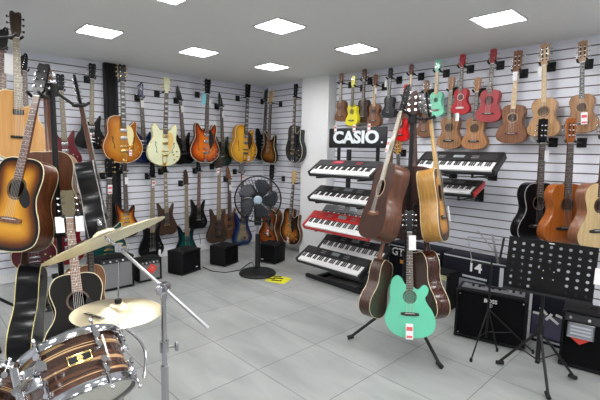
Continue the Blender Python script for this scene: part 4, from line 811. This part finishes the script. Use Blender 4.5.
obj('upper_tube', MB().cyl((0, 0, .62), (0, 0, pb.z-.01), .0095, n=16), chrome, t); obj('lower_tube', MB().cyl((0, 0, .15), (0, 0, .72), .0135, n=16), chrome, t)
zz = at(163, 343, 1.52).z; obj('height_clamp', MB().cyl((0, 0, zz-.02), (0, 0, zz+.02), .0155, n=16), chrome, t)
w_ = CR; obj('wing_nut', MB().cyl((0, 0, zz), tuple(V((0, 0, zz))+w_*.04), .005).box(tuple(V((0, 0, zz))+w_*.045), (.012, .012, .034), bev=.004), chrome, t)
e0, e1 = at(119, 248, 1.45), at(208, 328, 1.47); obj('boom_arm', MB().cyl(rl(e0), rl(e1), .0062, n=12), steel, t)
d_ = (e1-e0).normalized(); pm = at(163, 288, 1.46)
obj('boom_clamp', MB().cyl(rl(pm-CF*.022), rl(pm+CF*.022), .0215, n=20).cyl(rl(pm-d_*.02), rl(pm+d_*.02), .012).cyl(rl(pm-V((0, 0, .04))), rl(pm), .0125), chrome, t)
obj('wing_nut', MB().cyl(rl(pm-CF*.022), rl(pm-CF*.04), .006).box(rl(pm-CF*.045), (.02, .02, .03), bev=.006), chrome, t)
tl = MB(); tl.cyl(rl(e0-V((0, 0, .012))), rl(e0+V((0, 0, .016))), .014).cyl(rl(e0), rl(ccn+cZ*.0), .006).cyl(rl(ccn-cZ*.005), rl(ccn+cZ*.07), .0035).cyl(rl(e0+CR*.0), rl(e0+CR*.03), .007).box(rl(e0+CR*.03), (.01, .01, .026), bev=.003); obj('tilter', tl, chrome, t)
obj('wing_nut', MB().cyl(rl(ccn+cZ*.048), rl(ccn+cZ*.06), .007).box(rl(ccn+cZ*.06), (.024, .008, .012), bev=.003), chrome, t)
for k in range(3): l = obj('leg', MB().tube([(0, 0, .32), (.32*math.cos(k*2.094+.2), .32*math.sin(k*2.094+.2), .012)], .008, 8), chrome, t); obj('rubber_foot', MB().cyl((.31*math.cos(k*2.094+.2), .31*math.sin(k*2.094+.2), .0), (.31*math.cos(k*2.094+.2), .31*math.sin(k*2.094+.2), .026), .014), black, l)
t = thing('cymbal_stand', 'chrome upright stand under the flat cymbal, behind the striped drum', 'cymbal stand', loc=(hc.x, hc.y, 0)); O = V((hc.x, hc.y, 0))
base = hc-V((0, 0, .08)); obj('tube', MB().cyl((0, 0, .15), rl(base), .011, n=16).cyl(rl(base), rl(hc+hZ*.06), .0035), chrome, t); obj('tilter', MB().cyl(rl(base-V((0, 0, .02))), rl(base+V((0, 0, .02))), .015), chrome, t)
obj('upper_rod', MB().cyl(rl(hc+hZ*.045), rl(hc+hZ*.2), .0032, n=8), chrome, t)
for k in range(3): obj('leg', MB().tube([(0, 0, .32), (.28*math.cos(k*2.094), .28*math.sin(k*2.094), .012)], .008, 8), chrome, t)
# ================================================================ added world fill light, let in by the unseen side left open behind us; view
w = bpy.data.worlds.new('world'); bpy.context.scene.world = w; w.use_nodes = True
w.node_tree.nodes['Background'].inputs[0].default_value = (.93, .96, 1, 1); w.node_tree.nodes['Background'].inputs[1].default_value = .6
vs_ = bpy.context.scene.view_settings; vs_.view_transform = 'Standard'; vs_.look = 'None'; vs_.exposure = .45; vs_.gamma = 1; vs_.use_curve_mapping = False
for o in list(bpy.data.objects):
    if o.parent is None and o.type == 'EMPTY' and not o.children: print('EMPTY WITHOUT PARTS', o.name)
